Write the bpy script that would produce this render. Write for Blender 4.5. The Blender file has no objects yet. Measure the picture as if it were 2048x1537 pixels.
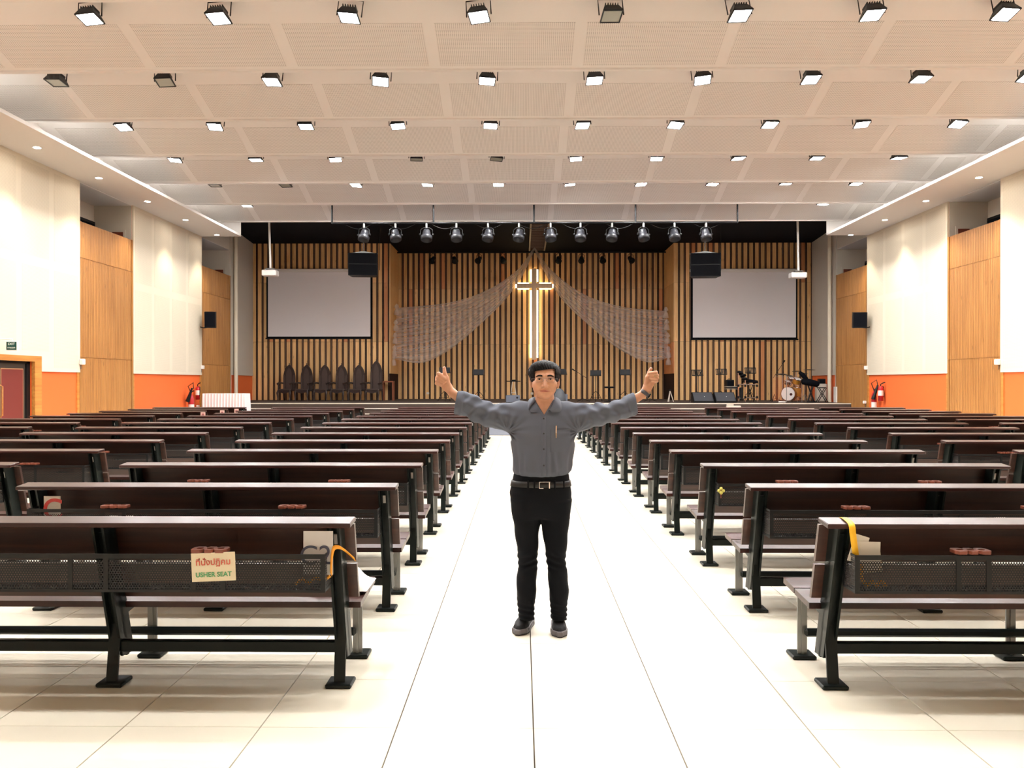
import bpy, bmesh, math, random
import numpy as np
from mathutils import Vector, Matrix, Euler
random.seed(7)
scene = bpy.context.scene
C = scene.collection

# ---------------------------------------------------------------- camera, world, exposure
F, CX, CY, H = 1695.0, 1024.0, 768.5, 1.516          # focal length in photo pixels, image centre, eye height in metres
YAW, PIT = math.atan(20 / F), math.atan(3.5 / F)
cam_d = bpy.data.cameras.new('camera'); cam = bpy.data.objects.new('camera', cam_d); C.objects.link(cam)
cam_d.sensor_fit = 'HORIZONTAL'; cam_d.sensor_width = 36.0; cam_d.lens = F / 2048 * 36.0
cam_d.clip_start = 0.05; cam_d.clip_end = 200
cam.location = (0, 0, H); cam.rotation_euler = (math.pi / 2 - PIT, 0, YAW)
scene.camera = cam
world = bpy.data.worlds.new('world'); scene.world = world; world.use_nodes = True
world.node_tree.nodes['Background'].inputs[0].default_value = (0.02, 0.02, 0.02, 1)
world.node_tree.nodes['Background'].inputs[1].default_value = 0.3
scene.view_settings.view_transform = 'Standard'; scene.view_settings.look = 'None'
scene.view_settings.gamma = 1.0; scene.view_settings.use_curve_mapping = False
scene.view_settings.exposure = 0.85
cy = scene.cycles
cy.max_bounces = 7; cy.diffuse_bounces = 4; cy.glossy_bounces = 3; cy.transmission_bounces = 4; cy.transparent_max_bounces = 12
cy.sample_clamp_indirect = 4.0; cy.caustics_reflective = False; cy.caustics_refractive = False
cy.use_denoising = True; cy.use_light_tree = True
cy.use_adaptive_sampling = True; cy.adaptive_threshold = 0.035
LAMP = 250.0                                           # radiance of a floodlight's lens

def ray(px, py):
    x = (px - CX) / F; u = -(py - CY) / F
    f2 = math.cos(PIT) + u * math.sin(PIT); u2 = -math.sin(PIT) + u * math.cos(PIT)
    return Vector((x * math.cos(YAW) - f2 * math.sin(YAW), x * math.sin(YAW) + f2 * math.cos(YAW), u2))
def atY(px, py, y):
    d = ray(px, py); return Vector((0, 0, H)) + d * (y / d.y)
def atX(px, py, x):
    d = ray(px, py); return Vector((0, 0, H)) + d * (x / d.x)
def atZ(px, py, z):
    d = ray(px, py); return Vector((0, 0, H)) + d * ((z - H) / d.z)

# ---------------------------------------------------------------- objects
def tag(o, label=None, cat=None, group=None, kind=None):
    if label: o['label'] = label
    if cat: o['category'] = cat
    if group: o['group'] = group
    if kind: o['kind'] = kind
    return o
def empty(name, loc=(0, 0, 0), rz=0.0, label=None, cat=None, group=None):
    o = bpy.data.objects.new(name, None); C.objects.link(o)
    o.empty_display_size = 0.1
    o.location = loc; o.rotation_euler = (0, 0, rz)
    return tag(o, label, cat, group)
def copy_tree(o, parent=None):
    c = o.copy(); C.objects.link(c); c.parent = parent
    for ch in list(o.children): copy_tree(ch, c)
    return c

class MB:
    """collects shapes; build() links them as one mesh object"""
    def __init__(s): s.v = []; s.f = []; s.sm = []
    def add(s, vs, fs, smooth=False):
        b = len(s.v); s.v.extend([tuple(p) for p in vs]); s.f.extend([tuple(i + b for i in f) for f in fs]); s.sm.extend([smooth] * len(fs)); return s
    def box(s, x0, x1, y0, y1, z0, z1, M=None):
        if x0 > x1: x0, x1 = x1, x0
        if y0 > y1: y0, y1 = y1, y0
        if z0 > z1: z0, z1 = z1, z0
        vs = [Vector((x, y, z)) for z in (z0, z1) for y in (y0, y1) for x in (x0, x1)]
        if M is not None: vs = [M @ v for v in vs]
        return s.add(vs, [(0, 2, 3, 1), (4, 5, 7, 6), (0, 1, 5, 4), (2, 6, 7, 3), (0, 4, 6, 2), (1, 3, 7, 5)])
    def cbox(s, c, size, M=None):
        a = [k / 2 for k in size]
        if M is None: M = Matrix.Identity(4)
        return s.box(-a[0], a[0], -a[1], a[1], -a[2], a[2], Matrix.Translation(c) @ M)
    def bbox(s, c, size, bev=0.01, M=None, seg=1):
        """box with chamfered/rounded edges"""
        bm = bmesh.new(); bmesh.ops.create_cube(bm, size=1)
        for v in bm.verts: v.co = Vector((v.co.x * size[0], v.co.y * size[1], v.co.z * size[2]))
        bmesh.ops.bevel(bm, geom=bm.edges[:], offset=bev, segments=seg, affect='EDGES', profile=0.5)
        T = Matrix.Translation(c) @ (M if M is not None else Matrix.Identity(4))
        bm.verts.index_update()
        s.add([T @ v.co for v in bm.verts], [[v.index for v in f.verts] for f in bm.faces], seg > 1); bm.free(); return s
    def prism(s, poly, a0, a1, axis='x', M=None):
        """extrude a 2D polygon along an axis: x: poly is (y,z); y: (x,z); z: (x,y)"""
        n = len(poly)
        def P(p, a):
            v = Vector((a, p[0], p[1])) if axis == 'x' else Vector((p[0], a, p[1])) if axis == 'y' else Vector((p[0], p[1], a))
            return M @ v if M is not None else v
        vs = [P(p, a0) for p in poly] + [P(p, a1) for p in poly]
        fs = [tuple(range(n)), tuple(range(2 * n - 1, n - 1, -1))] + [(i, i + n, (i + 1) % n + n, (i + 1) % n) for i in range(n)]
        return s.add(vs, fs)
    def cyl(s, p0, p1, r0, r1=None, n=12, caps=True, smooth=True):
        if r1 is None: r1 = r0
        p0 = Vector(p0); p1 = Vector(p1); d = (p1 - p0).normalized()
        a = d.orthogonal().normalized(); b = d.cross(a)
        vs = []
        for p, r in ((p0, r0), (p1, r1)):
            for i in range(n):
                t = 2 * math.pi * i / n; vs.append(p + a * (r * math.cos(t)) + b * (r * math.sin(t)))
        s.add(vs, [(i, (i + 1) % n, (i + 1) % n + n, i + n) for i in range(n)], smooth)
        if caps: s.add(vs, [tuple(range(n - 1, -1, -1)), tuple(range(n, 2 * n))])
        return s
    def tube(s, path, r, n=8, smooth=True):
        pts = [Vector(p) for p in path]; rs = r if isinstance(r, (list, tuple)) else [r] * len(pts)
        rings = []; up = None
        for i, p in enumerate(pts):
            d = (pts[min(i + 1, len(pts) - 1)] - pts[max(i - 1, 0)]).normalized()
            if up is None: up = d.orthogonal().normalized()
            up = (up - d * up.dot(d)).normalized(); b = d.cross(up)
            rings.append([p + up * (rs[i] * math.cos(2 * math.pi * k / n)) + b * (rs[i] * math.sin(2 * math.pi * k / n)) for k in range(n)])
        vs = [v for R in rings for v in R]; fs = []
        for i in range(len(pts) - 1):
            for k in range(n): fs.append((i * n + k, i * n + (k + 1) % n, (i + 1) * n + (k + 1) % n, (i + 1) * n + k))
        s.add(vs, fs, smooth); s.add(vs, [tuple(range(n - 1, -1, -1)), tuple((len(pts) - 1) * n + k for k in range(n))]); return s
    def lathe(s, prof, n=20, c=(0, 0, 0), M=None, smooth=True):
        vs = []; T = Matrix.Translation(c) @ (M if M is not None else Matrix.Identity(4))
        for r, z in prof:
            for k in range(n):
                t = 2 * math.pi * k / n; vs.append(T @ Vector((r * math.cos(t), r * math.sin(t), z)))
        fs = [(i * n + k, i * n + (k + 1) % n, (i + 1) * n + (k + 1) % n, (i + 1) * n + k) for i in range(len(prof) - 1) for k in range(n)]
        return s.add(vs, fs, smooth)
    def grid(s, rows, smooth=True):
        m = len(rows[0]); vs = [p for r in rows for p in r]
        return s.add(vs, [(i * m + j, i * m + j + 1, (i + 1) * m + j + 1, (i + 1) * m + j) for i in range(len(rows) - 1) for j in range(m - 1)], smooth)
    def mesh(s, name, mat):
        me = bpy.data.meshes.new(name); me.from_pydata(s.v, [], s.f); me.update()
        me.polygons.foreach_set('use_smooth', s.sm)
        if mat is not None: me.materials.append(mat)
        return me
    def build(s, name, mat, parent=None, loc=None, label=None, cat=None, group=None, kind=None):
        return place(name, s.mesh(name, mat), parent, loc, label, cat, group, kind)
def place(name, me, parent=None, loc=None, label=None, cat=None, group=None, kind=None):
    o = bpy.data.objects.new(name, me); C.objects.link(o)
    if parent is not None: o.parent = parent
    if loc is not None: o.location = loc
    return tag(o, label, cat, group, kind)

# ---------------------------------------------------------------- materials
def lin(r, g, b):
    f = lambda c: (c / 255 / 12.92) if c / 255 <= 0.04045 else ((c / 255 + 0.055) / 1.055) ** 2.4
    return (f(r), f(g), f(b), 1)
def mat(name, col, rough=0.5, metal=0.0, spec=0.5, coat=0.0, bump=None, var=None, emit=None):
    """bump=(scale, strength); var=(scale xyz, amount): noise mottling of the colour"""
    m = bpy.data.materials.new(name); m.use_nodes = True; nt = m.node_tree; n = nt.nodes; b = n['Principled BSDF']
    b.inputs['Base Color'].default_value = col; b.inputs['Roughness'].default_value = rough; b.inputs['Metallic'].default_value = metal
    b.inputs['Specular IOR Level'].default_value = spec; b.inputs['Coat Weight'].default_value = coat
    if var or bump: tc = n.new('ShaderNodeTexCoord')
    if var:
        mp = n.new('ShaderNodeMapping'); mp.inputs['Scale'].default_value = var[0]
        nz = n.new('ShaderNodeTexNoise'); nz.inputs['Scale'].default_value = 1.0; nz.inputs['Detail'].default_value = 5
        mr = n.new('ShaderNodeMapRange'); mr.inputs['From Min'].default_value = 0.3; mr.inputs['From Max'].default_value = 0.7
        mr.inputs['To Min'].default_value = 1 - var[1]; mr.inputs['To Max'].default_value = 1 + var[1]
        mx = n.new('ShaderNodeMix'); mx.data_type = 'RGBA'; mx.blend_type = 'MULTIPLY'; mx.inputs['Factor'].default_value = 1
        mx.inputs['A'].default_value = col
        nt.links.new(tc.outputs['Object'], mp.inputs['Vector']); nt.links.new(mp.outputs[0], nz.inputs['Vector'])
        nt.links.new(nz.outputs[0], mr.inputs['Value']); nt.links.new(mr.outputs[0], mx.inputs['B']); nt.links.new(mx.outputs['Result'], b.inputs['Base Color'])
    if bump:
        nb = n.new('ShaderNodeTexNoise'); nb.inputs['Scale'].default_value = bump[0]; nb.inputs['Detail'].default_value = 3
        bp = n.new('ShaderNodeBump'); bp.inputs['Strength'].default_value = bump[1]; bp.inputs['Distance'].default_value = 0.01
        nt.links.new(tc.outputs['Object'], nb.inputs['Vector']); nt.links.new(nb.outputs[0], bp.inputs['Height']); nt.links.new(bp.outputs[0], b.inputs['Normal'])
    if emit:
        b.inputs['Emission Color'].default_value = emit[0]; b.inputs['Emission Strength'].default_value = emit[1]
    return m
def wood(name, c0, c1, stretch=(30, 30, 1.2), rough=0.45, knots=0.0, obj_var=0.0, coat=0.0, red=None, bump=0.1, spec=0.5):
    """plank grain: noise stretched along the board; obj_var shifts tone from piece to piece"""
    m = bpy.data.materials.new(name); m.use_nodes = True; nt = m.node_tree; n = nt.nodes; L = nt.links.new; b = n['Principled BSDF']
    b.inputs['Roughness'].default_value = rough; b.inputs['Coat Weight'].default_value = coat; b.inputs['Coat Roughness'].default_value = 0.12; b.inputs['Specular IOR Level'].default_value = spec
    tc = n.new('ShaderNodeTexCoord'); oi = n.new('ShaderNodeObjectInfo')
    ad = n.new('ShaderNodeVectorMath'); ad.operation = 'MULTIPLY_ADD'; ad.inputs[1].default_value = (1, 1, 1)
    sc = n.new('ShaderNodeVectorMath'); sc.operation = 'SCALE'; sc.inputs['Scale'].default_value = 37.0
    cb = n.new('ShaderNodeCombineXYZ')
    for i in range(3): L(oi.outputs['Random'], cb.inputs[i])
    L(cb.outputs[0], sc.inputs[0]); L(tc.outputs['Object'], ad.inputs[0]); L(sc.outputs[0], ad.inputs[2])
    mp = n.new('ShaderNodeMapping'); mp.inputs['Scale'].default_value = stretch; L(ad.outputs[0], mp.inputs['Vector'])
    nz = n.new('ShaderNodeTexNoise'); nz.inputs['Scale'].default_value = 1; nz.inputs['Detail'].default_value = 6; nz.inputs['Distortion'].default_value = 0.6; L(mp.outputs[0], nz.inputs['Vector'])
    rp = n.new('ShaderNodeValToRGB'); rp.color_ramp.elements[0].position = 0.3; rp.color_ramp.elements[1].position = 0.72
    rp.color_ramp.elements[0].color = c0; rp.color_ramp.elements[1].color = c1; L(nz.outputs[0], rp.inputs['Fac'])
    out = rp.outputs['Color']
    if knots:
        vo = n.new('ShaderNodeTexVoronoi'); vo.inputs['Scale'].default_value = 1.0
        mk = n.new('ShaderNodeMapping'); mk.inputs['Scale'].default_value = (6, 6, 1.6); L(ad.outputs[0], mk.inputs['Vector']); L(mk.outputs[0], vo.inputs['Vector'])
        mr = n.new('ShaderNodeMapRange'); mr.inputs['From Min'].default_value = 0.05; mr.inputs['From Max'].default_value = 0.14
        mr.inputs['To Min'].default_value = 1 - knots; mr.inputs['To Max'].default_value = 1; L(vo.outputs['Distance'], mr.inputs['Value'])
        mx = n.new('ShaderNodeMix'); mx.data_type = 'RGBA'; mx.blend_type = 'MULTIPLY'; mx.inputs['Factor'].default_value = 1
        L(out, mx.inputs['A']); L(mr.outputs[0], mx.inputs['B']); out = mx.outputs['Result']
    if red is not None:                                  # now and then a redder plank
        gt = n.new('ShaderNodeMath'); gt.operation = 'GREATER_THAN'; gt.inputs[1].default_value = 0.9; L(oi.outputs['Random'], gt.inputs[0])
        mx = n.new('ShaderNodeMix'); mx.data_type = 'RGBA'; mx.blend_type = 'MULTIPLY'; mx.inputs['B'].default_value = red
        L(gt.outputs[0], mx.inputs['Factor']); L(out, mx.inputs['A']); out = mx.outputs['Result']
    if obj_var:
        mr = n.new('ShaderNodeMapRange'); mr.inputs['To Min'].default_value = 1 - obj_var; mr.inputs['To Max'].default_value = 1 + obj_var
        fr = n.new('ShaderNodeMath'); fr.operation = 'FRACT'; ml = n.new('ShaderNodeMath'); ml.operation = 'MULTIPLY'; ml.inputs[1].default_value = 17.0
        L(oi.outputs['Random'], ml.inputs[0]); L(ml.outputs[0], fr.inputs[0]); L(fr.outputs[0], mr.inputs['Value'])
        mx = n.new('ShaderNodeMix'); mx.data_type = 'RGBA'; mx.blend_type = 'MULTIPLY'; mx.inputs['Factor'].default_value = 1
        L(out, mx.inputs['A']); L(mr.outputs[0], mx.inputs['B']); out = mx.outputs['Result']
    L(out, b.inputs['Base Color'])
    if bump:
        bp = n.new('ShaderNodeBump'); bp.inputs['Strength'].default_value = bump; bp.inputs['Distance'].default_value = 0.004
        L(nz.outputs[0], bp.inputs['Height']); L(bp.outputs[0], b.inputs['Normal'])
    return m
def perf(name, col, hole, pitch, rad, axes, rough=0.8):
    """board drilled with a square grid of small holes; axes: which object axes run along the board"""
    m = bpy.data.materials.new(name); m.use_nodes = True; nt = m.node_tree; n = nt.nodes; L = nt.links.new; b = n['Principled BSDF']
    b.inputs['Roughness'].default_value = rough; b.inputs['Specular IOR Level'].default_value = 0.2
    tc = n.new('ShaderNodeTexCoord'); mp = n.new('ShaderNodeMapping')
    mp.inputs['Scale'].default_value = [1 / pitch if i in axes else 0 for i in range(3)]; L(tc.outputs['Object'], mp.inputs['Vector'])
    fr = n.new('ShaderNodeVectorMath'); fr.operation = 'FRACTION'; L(mp.outputs[0], fr.inputs[0])
    sb = n.new('ShaderNodeVectorMath'); sb.operation = 'SUBTRACT'; sb.inputs[1].default_value = [0.5 if i in axes else 0 for i in range(3)]; L(fr.outputs[0], sb.inputs[0])
    ln = n.new('ShaderNodeVectorMath'); ln.operation = 'LENGTH'; L(sb.outputs[0], ln.inputs[0])
    mr = n.new('ShaderNodeMapRange'); mr.inputs['From Min'].default_value = rad * 0.85; mr.inputs['From Max'].default_value = rad * 1.15; L(ln.outputs['Value'], mr.inputs['Value'])
    mx = n.new('ShaderNodeMix'); mx.data_type = 'RGBA'; mx.inputs['A'].default_value = hole; mx.inputs['B'].default_value = col
    L(mr.outputs[0], mx.inputs['Factor']); L(mx.outputs['Result'], b.inputs['Base Color'])
    return m
def emitter(name, col, strength):
    m = bpy.data.materials.new(name); m.use_nodes = True; nt = m.node_tree; nt.nodes.clear()
    e = nt.nodes.new('ShaderNodeEmission'); e.inputs[0].default_value = col; e.inputs[1].default_value = strength
    o = nt.nodes.new('ShaderNodeOutputMaterial'); nt.links.new(e.outputs[0], o.inputs[0]); return m

M = {}
M['tile'] = mat('floor_tile', lin(224, 217, 200), 0.22, spec=0.45, var=((1.5, 1.5, 1.5), 0.03))
M['grout'] = mat('grout', lin(84, 74, 62), 0.9)
M['cream'] = mat('cream_paint', lin(221, 210, 190), 0.75, spec=0.2)
M['cream_perf'] = perf('cream_perforated', lin(218, 207, 187), lin(180, 168, 150), 0.03, 0.18, (1, 2))
M['ceil'] = mat('ceiling_paint', lin(231, 227, 223), 0.8, spec=0.2)
M['ceil_perf'] = perf('ceiling_perforated', lin(227, 222, 217), lin(138, 130, 125), 0.034, 0.22, (0, 1))
M['orange'] = mat('orange_paint', lin(240, 112, 56), 0.55, spec=0.3, bump=(60, 0.05))
M['grey_wall'] = mat('grey_wall', lin(205, 198, 186), 0.75, spec=0.2)
M['black_paint'] = mat('black_paint', lin(11, 13, 20), 0.8, spec=0.1)
M['honey'] = wood('honey_wood', lin(146, 96, 46), lin(178, 127, 70), (18, 18, 0.8), 0.42, knots=0.35, obj_var=0.08)
M['pine'] = wood('pine_board', lin(214, 162, 102), lin(240, 200, 142), (26, 26, 1.0), 0.5, knots=0.4, obj_var=0.14, red=(0.8, 0.55, 0.5, 1))
M['dark_gap'] = mat('dark_backing', lin(44, 26, 22), 0.8, spec=0.2)
M['thin_slat'] = mat('thin_slat', lin(120, 92, 74), 0.6)
M['trim_wood'] = wood('trim_wood', lin(172, 108, 48), lin(206, 144, 72), (12, 0.8, 12), 0.45, obj_var=0.05)
M['stage'] = mat('stage_carpet', lin(84, 72, 66), 0.85, spec=0.15, var=((3, 3, 3), 0.08))
M['nosing'] = mat('step_nosing', lin(214, 204, 190), 0.45)
M['carpet'] = mat('grey_carpet', lin(104, 106, 114), 0.9, spec=0.1, var=((8, 8, 8), 0.08))
M['black_metal'] = mat('black_metal', lin(15, 15, 18), 0.5, metal=0.0, spec=0.25)
M['green_metal'] = mat('dark_green_enamel', lin(12, 19, 17), 0.42, spec=0.2)
M['steel'] = mat('bare_steel', lin(150, 152, 150), 0.38, metal=0.6)
M['chrome'] = mat('chrome', lin(220, 220, 222), 0.12, metal=1.0)
M['pew'] = wood('pew_wood', lin(34, 16, 14), lin(64, 33, 28), (1.2, 26, 26), 0.33, obj_var=0.22, coat=0.03, spec=0.22)
M['pew_back'] = wood('pew_back_wood', lin(40, 20, 15), lin(68, 38, 27), (1.0, 20, 20), 0.38, obj_var=0.3, coat=0.1)
M['tray'] = wood('cup_tray_wood', lin(100, 48, 34), lin(132, 70, 50), (2, 30, 30), 0.4, obj_var=0.1)
M['basket'] = mat('basket_metal', lin(13, 14, 16), 0.5, spec=0.35)
M['white'] = mat('white_plastic', lin(236, 232, 228), 0.4)
M['paper'] = mat('paper', lin(226, 222, 214), 0.7, spec=0.2)
M['lens_on'] = emitter('flood_lens_lit', (1.0, 0.985, 0.965, 1), LAMP)
M['lens_off'] = mat('flood_lens_unlit', lin(150, 150, 140), 0.25)
M['down_on'] = emitter('downlight_lens', (1.0, 0.9, 0.76, 1), 60.0)
M['cove_on'] = emitter('cove_tube', (1.0, 0.95, 0.88, 1), 28.0)

acr = bpy.data.materials.new('clear_acrylic'); acr.use_nodes = True; nt = acr.node_tree; nt.nodes.clear(); o_ = nt.nodes.new('ShaderNodeOutputMaterial'); mx = nt.nodes.new('ShaderNodeMixShader'); mx.inputs[0].default_value = 0.06
t_ = nt.nodes.new('ShaderNodeBsdfTransparent'); g_ = nt.nodes.new('ShaderNodeBsdfGlossy'); g_.inputs['Roughness'].default_value = 0.05; nt.links.new(t_.outputs[0], mx.inputs[1]); nt.links.new(g_.outputs[0], mx.inputs[2]); nt.links.new(mx.outputs[0], o_.inputs[0])
def smooth_path(pts, n):
    """Catmull-Rom through the points, n samples"""
    P = [np.array(p, float) for p in pts]; P = [2 * P[0] - P[1]] + P + [2 * P[-1] - P[-2]]; out = []
    m = len(P) - 3
    for i in range(n):
        t = i / (n - 1) * m; k = min(int(t), m - 1); t -= k
        a, b, c, d = P[k:k + 4]
        out.append(0.5 * ((2 * b) + (-a + c) * t + (2 * a - 5 * b + 4 * c - d) * t * t + (-a + 3 * b - 3 * c + d) * t ** 3))
    return out
# ================================================================= THE HALL
XL, XR = -11.43, 12.24            # side walls
ZS = H + 5.18                     # soffit underside
ZC = H + 5.678                    # lowest edge of each ceiling bay
ZT = 8.06                         # highest line of each ceiling bay
ZP = 1.77                         # underside of the cream panels, top of the orange dado
ZW = H + 4.165                    # top of the wooden screens
YE = 30.0                         # where hall ceiling ends and the stage house begins
YB = -6.0                         # wall behind the camera
YLIP, ZST = 31.6, 0.733           # stage edge and level
YBAY, YALC = 37.0, 39.5           # stage back wall: side bays, central recess
ZBLK = H + 6.07                   # black stage ceiling
XA0, XA1 = -5.78, 6.62            # recess sides (set again below)
XA0 = atY(780, 600, YBAY).x; XA1 = atY(1348, 600, YBAY).x
XG0 = atY(505, 600, YBAY).x; XG1 = atY(1625, 600, YBAY).x

# ---- floor: base, tiles as pieces near the camera, the rest joined
floor = MB().box(XL - 1.2, XR + 1.2, YB, YE + 8.0, -0.12, -0.012).build('floor', M['grout'], kind='structure', label='cream tiled hall floor')
T = 0.6; tx0, ty0 = 0.05, 4.908
tile_me = MB().bbox((0, 0, -0.006), (T - 0.006, T - 0.003, 0.012), 0.0008).mesh('tile', M['tile'])
cells = []
for i in range(-20, 22):
    for j in range(-20, 33):
        x, y = tx0 + T * (i + 0.5), ty0 + T * (j + 0.5)
        if not (XL < x < XR and y < 24.3): continue
        inview = y > 2.9 and abs(x - 0.02 * y) < 0.63 * y + 0.4
        cells.append(((y + 2.2 * max(0, abs(x - 0.33) - 1.5) * 0.5) if inview else 1e6 + abs(y), x, y))
cells.sort()
for d, x, y in cells[:300]:
    place('tile', tile_me, floor, (x, y, 0))
rest = MB()
for d, x, y in cells[300:]:
    a = T / 2 - 0.0015
    rest.box(x - a + 0.0015, x + a - 0.0015, y - a, y + a, -0.012, 0)
rest.build('tile_field', M['tile'], floor, kind='stuff')
MB().box(XL, XR, 24.3, 30.8, -0.012, 0.004).build('floor_carpet', M['carpet'], kind='structure', label='grey carpet between the pews and the stage steps')

# ---- side walls: module list along Y, (kind, y0, y1)
def wall_y(px, X): return atX(px, 700, X).y
MODS = {-1: [('cream', 24.7, 30.0), ('wood', 21.7, 24.7), ('cream', 16.4, 21.7), ('wood', 13.4, 16.4), ('cream', 8.1, 13.4), ('wood', 5.1, 8.1), ('cream', -6.0, 5.1), ('wood', 30.0, 33.0)],
        1: [('cream', 24.45, 30.1), ('wood', 21.75, 24.45), ('cream', 16.4, 21.75), ('wood', 13.4, 16.4), ('cream', 8.1, 13.4), ('wood', 5.1, 8.1), ('cream', -6.0, 5.1), ('wood', 30.1, 33.1)]}
RD = 1.1                                                    # depth of the recess behind each screen
door_y = (17.35, wall_y(65, XL))                            # the exit door in the left wall
slat_cache = {}
def screen(side, X, y0, y1):
    """honey-coloured wooden screen: three tiers of narrow rounded slats"""
    e = empty('wood_screen', (X, (y0 + y1) / 2, 0)); e.parent = wall; e['label'] = 'honey coloured wood slat screen'
    w = y1 - y0; s = -side
    MB().box(0, side * 0.05, -w / 2, w / 2, 0, ZW - 0.02).build('backing', M['honey'], e)
    tiers = [0.0, 2.16, 4.74, ZW]
    n = int(round((w - 0.2) / 0.083)); p = (w - 0.2) / n
    for k in range(3):
        z0, z1 = tiers[k] + 0.006, tiers[k + 1] - 0.006
        key = (k, n, side, round(w, 3))
        if key not in slat_cache:
            mb = MB()
            for i in range(n):
                yc = -w / 2 + 0.1 + p * (i + 0.5); a = p * 0.43
                mb.prism([(s * 0.004, yc - a), (s * 0.004, yc + a), (s * 0.02, yc + a), (s * 0.034, yc + a * 0.45), (s * 0.034, yc - a * 0.45), (s * 0.02, yc - a)], z0, z1, 'z')
            slat_cache[key] = mb.mesh('slat_tier', M['honey'])
        tag(place('slat_tier', slat_cache[key], e), kind='stuff')
    for a, b in ((-w / 2, -w / 2 + 0.09), (w / 2 - 0.09, w / 2)):
        for k in range(3):
            MB().box(s * 0.003, s * 0.042, a, b, tiers[k] + 0.004, tiers[k + 1] - 0.004).build('edge_board', M['honey'], e)
    return e
winn = [0]
for side, X, nm in ((-1, XL, 'left'), (1, XR, 'right')):
    wall = empty('wall_' + nm, (0, 0, 0)); tag(wall, '%s side wall of cream panels over an orange dado' % nm, kind='structure')
    s = -side
    for kind, y0, y1 in MODS[side]:
        if kind == 'cream':
            # masonry behind, orange dado, raised cream panel with perforated fields
            mb = MB()
            if side < 0 and y0 < 18 < y1:
                mb.box(X + side * 0.25, X, y0, door_y[0] - 0.02, 0, ZS); mb.box(X + side * 0.25, X, door_y[1] + 0.02, y1, 0, ZS); mb.box(X + side * 0.25, X, door_y[0] - 0.02, door_y[1] + 0.02, 2.02, ZS)
            else: mb.box(X + side * 0.25, X, y0, y1, 0, ZS)
            mb.build('dado', M['orange'], wall)
            pt = 0.05
            if side < 0 and y0 < 18 < y1:
                zc = 2.13
                MB().box(X + 0.002, X + pt, door_y[1] + 0.29, y1, ZP, ZS).box(X + 0.002, X + pt, y0, door_y[1] + 0.29, zc, ZS).build('cream_panel', M['cream'], wall)
            else:
                MB().box(X + s * 0.002, X + s * pt, y0, y1, ZP, ZS).build('cream_panel', M['cream'], wall)
            nc = max(2, int(round((y1 - y0) / 1.33))); cw = (y1 - y0) / nc
            for i in range(nc):
                for (za, zb) in ((ZP + 0.1, 4.24), (4.46, ZS - 0.1)):
                    ya, yb = y0 + cw * i + 0.11, y0 + cw * (i + 1) - 0.11
                    if side < 0 and y0 < 18 < y1 and ya < door_y[1] + 0.3: za = max(za, 2.25)
                    MB().box(X + s * pt, X + s * (pt + 0.003), ya, yb, za, zb).build('perforated_field', M['cream_perf'], wall)
            for yy in (y0, y1 - 0.1):                         # honey posts closing the dado
                MB().box(X + s * 0.001, X + s * 0.03, yy, yy + 0.1, 0, ZP).build('dado_post', M['trim_wood'], wall)
        else:
            # recess behind the wooden screen
            xb = X + side * RD
            MB().box(xb + side * 0.2, xb, y0 - 0.2, y1 + 0.2, 0, ZS).build('recess_back', M['grey_wall'], wall)
            MB().box(xb, X - s * 0.002, y1 - 0.012, y1 + 0.2, 0, ZS - 0.014).box(xb, X - s * 0.002, y0 - 0.2, y0 + 0.012, 0, ZS - 0.014).build('recess_jamb', M['grey_wall'], wall)
            MB().box(xb + side * 0.2, X - s * 0.002, y0 - 0.2, y1 + 0.2, ZS - 0.012, ZS + 0.12).build('recess_ceiling', M['ceil'], wall)
            screen(side, X, y0, y1)
            if y0 > 20:
                winn[0] += 1
                w = empty('window_%d' % winn[0], (xb + s * 0.0, (y0 + y1) / 2, 0)); tag(w, 'dark louvred window above a wood screen, %s wall' % nm, kind='structure')
                zt = 6.2; hw = (y1 - y0) / 2 - 0.06
                MB().box(0, s * 0.05, -hw, hw, zt - 1.3, zt).build('window_frame', M['black_metal'], w)
                for i in range(9):
                    zz = zt - 0.12 - i * 0.13
                    MB().box(s * 0.05, s * 0.075, -hw + 0.05, hw - 0.05, zz - 0.05, zz + 0.04).build('louvre', M['black_paint'], w)
                # little service opening in the far jamb, its head just above the screen
                jy = y1 - 0.013
                fr = MB().box(X + side * 0.18, X + side * 0.62, jy - 0.02, jy, ZW - 1.2, ZW + 0.30).build('service_frame', M['grey_wall'], wall)
                MB().box(X + side * 0.24, X + side * 0.56, jy - 0.035, jy - 0.02, ZW - 1.2, ZW + 0.23).build('service_hatch', M['tray'], fr)
    # stage house side: flares out a little
    XG = XG0 if side < 0 else XG1; ys = MODS[side][-1][2]
    def quad_wall(name, m, z0, z1, off, ya=ys, yb=YBAY):
        f = lambda y: X + (XG - X) * (y - ys) / (YBAY - ys)
        MB().prism([(f(ya) + s * off, ya), (f(yb) + s * off, yb), (f(yb) + side * 0.25, yb), (f(ya) + side * 0.25, ya)], z0, z1, 'z').build(name, m, wall)
    quad_wall('stage_dado', M['orange'], 0, ZBLK, 0)
    quad_wall('grey_panel', M['grey_wall'], 1.80, ZBLK, 0.04)
    quad_wall('dado_post', M['trim_wood'], ZST, 1.80, 0.02, ys + 0.9, ys + 1.05)
    MB().box(X + side * 0.25, X, YE, ys, ZS, ZBLK).build('upper_wall', M['grey_wall'], wall)
    px = 472 if side < 0 else 1659
    pc = atX(px, 700, X + s * 0.12)
    MB().cyl((pc.x, pc.y, ZST), (pc.x, pc.y, ZBLK), 0.075, n=10).build('column', M['cream'], wall)
MB().box(XL - 0.3, XR + 0.3, YB - 0.2, YB, 0, ZT).build('wall_rear', M['cream'], kind='structure', label='cream wall behind the photographer')

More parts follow.
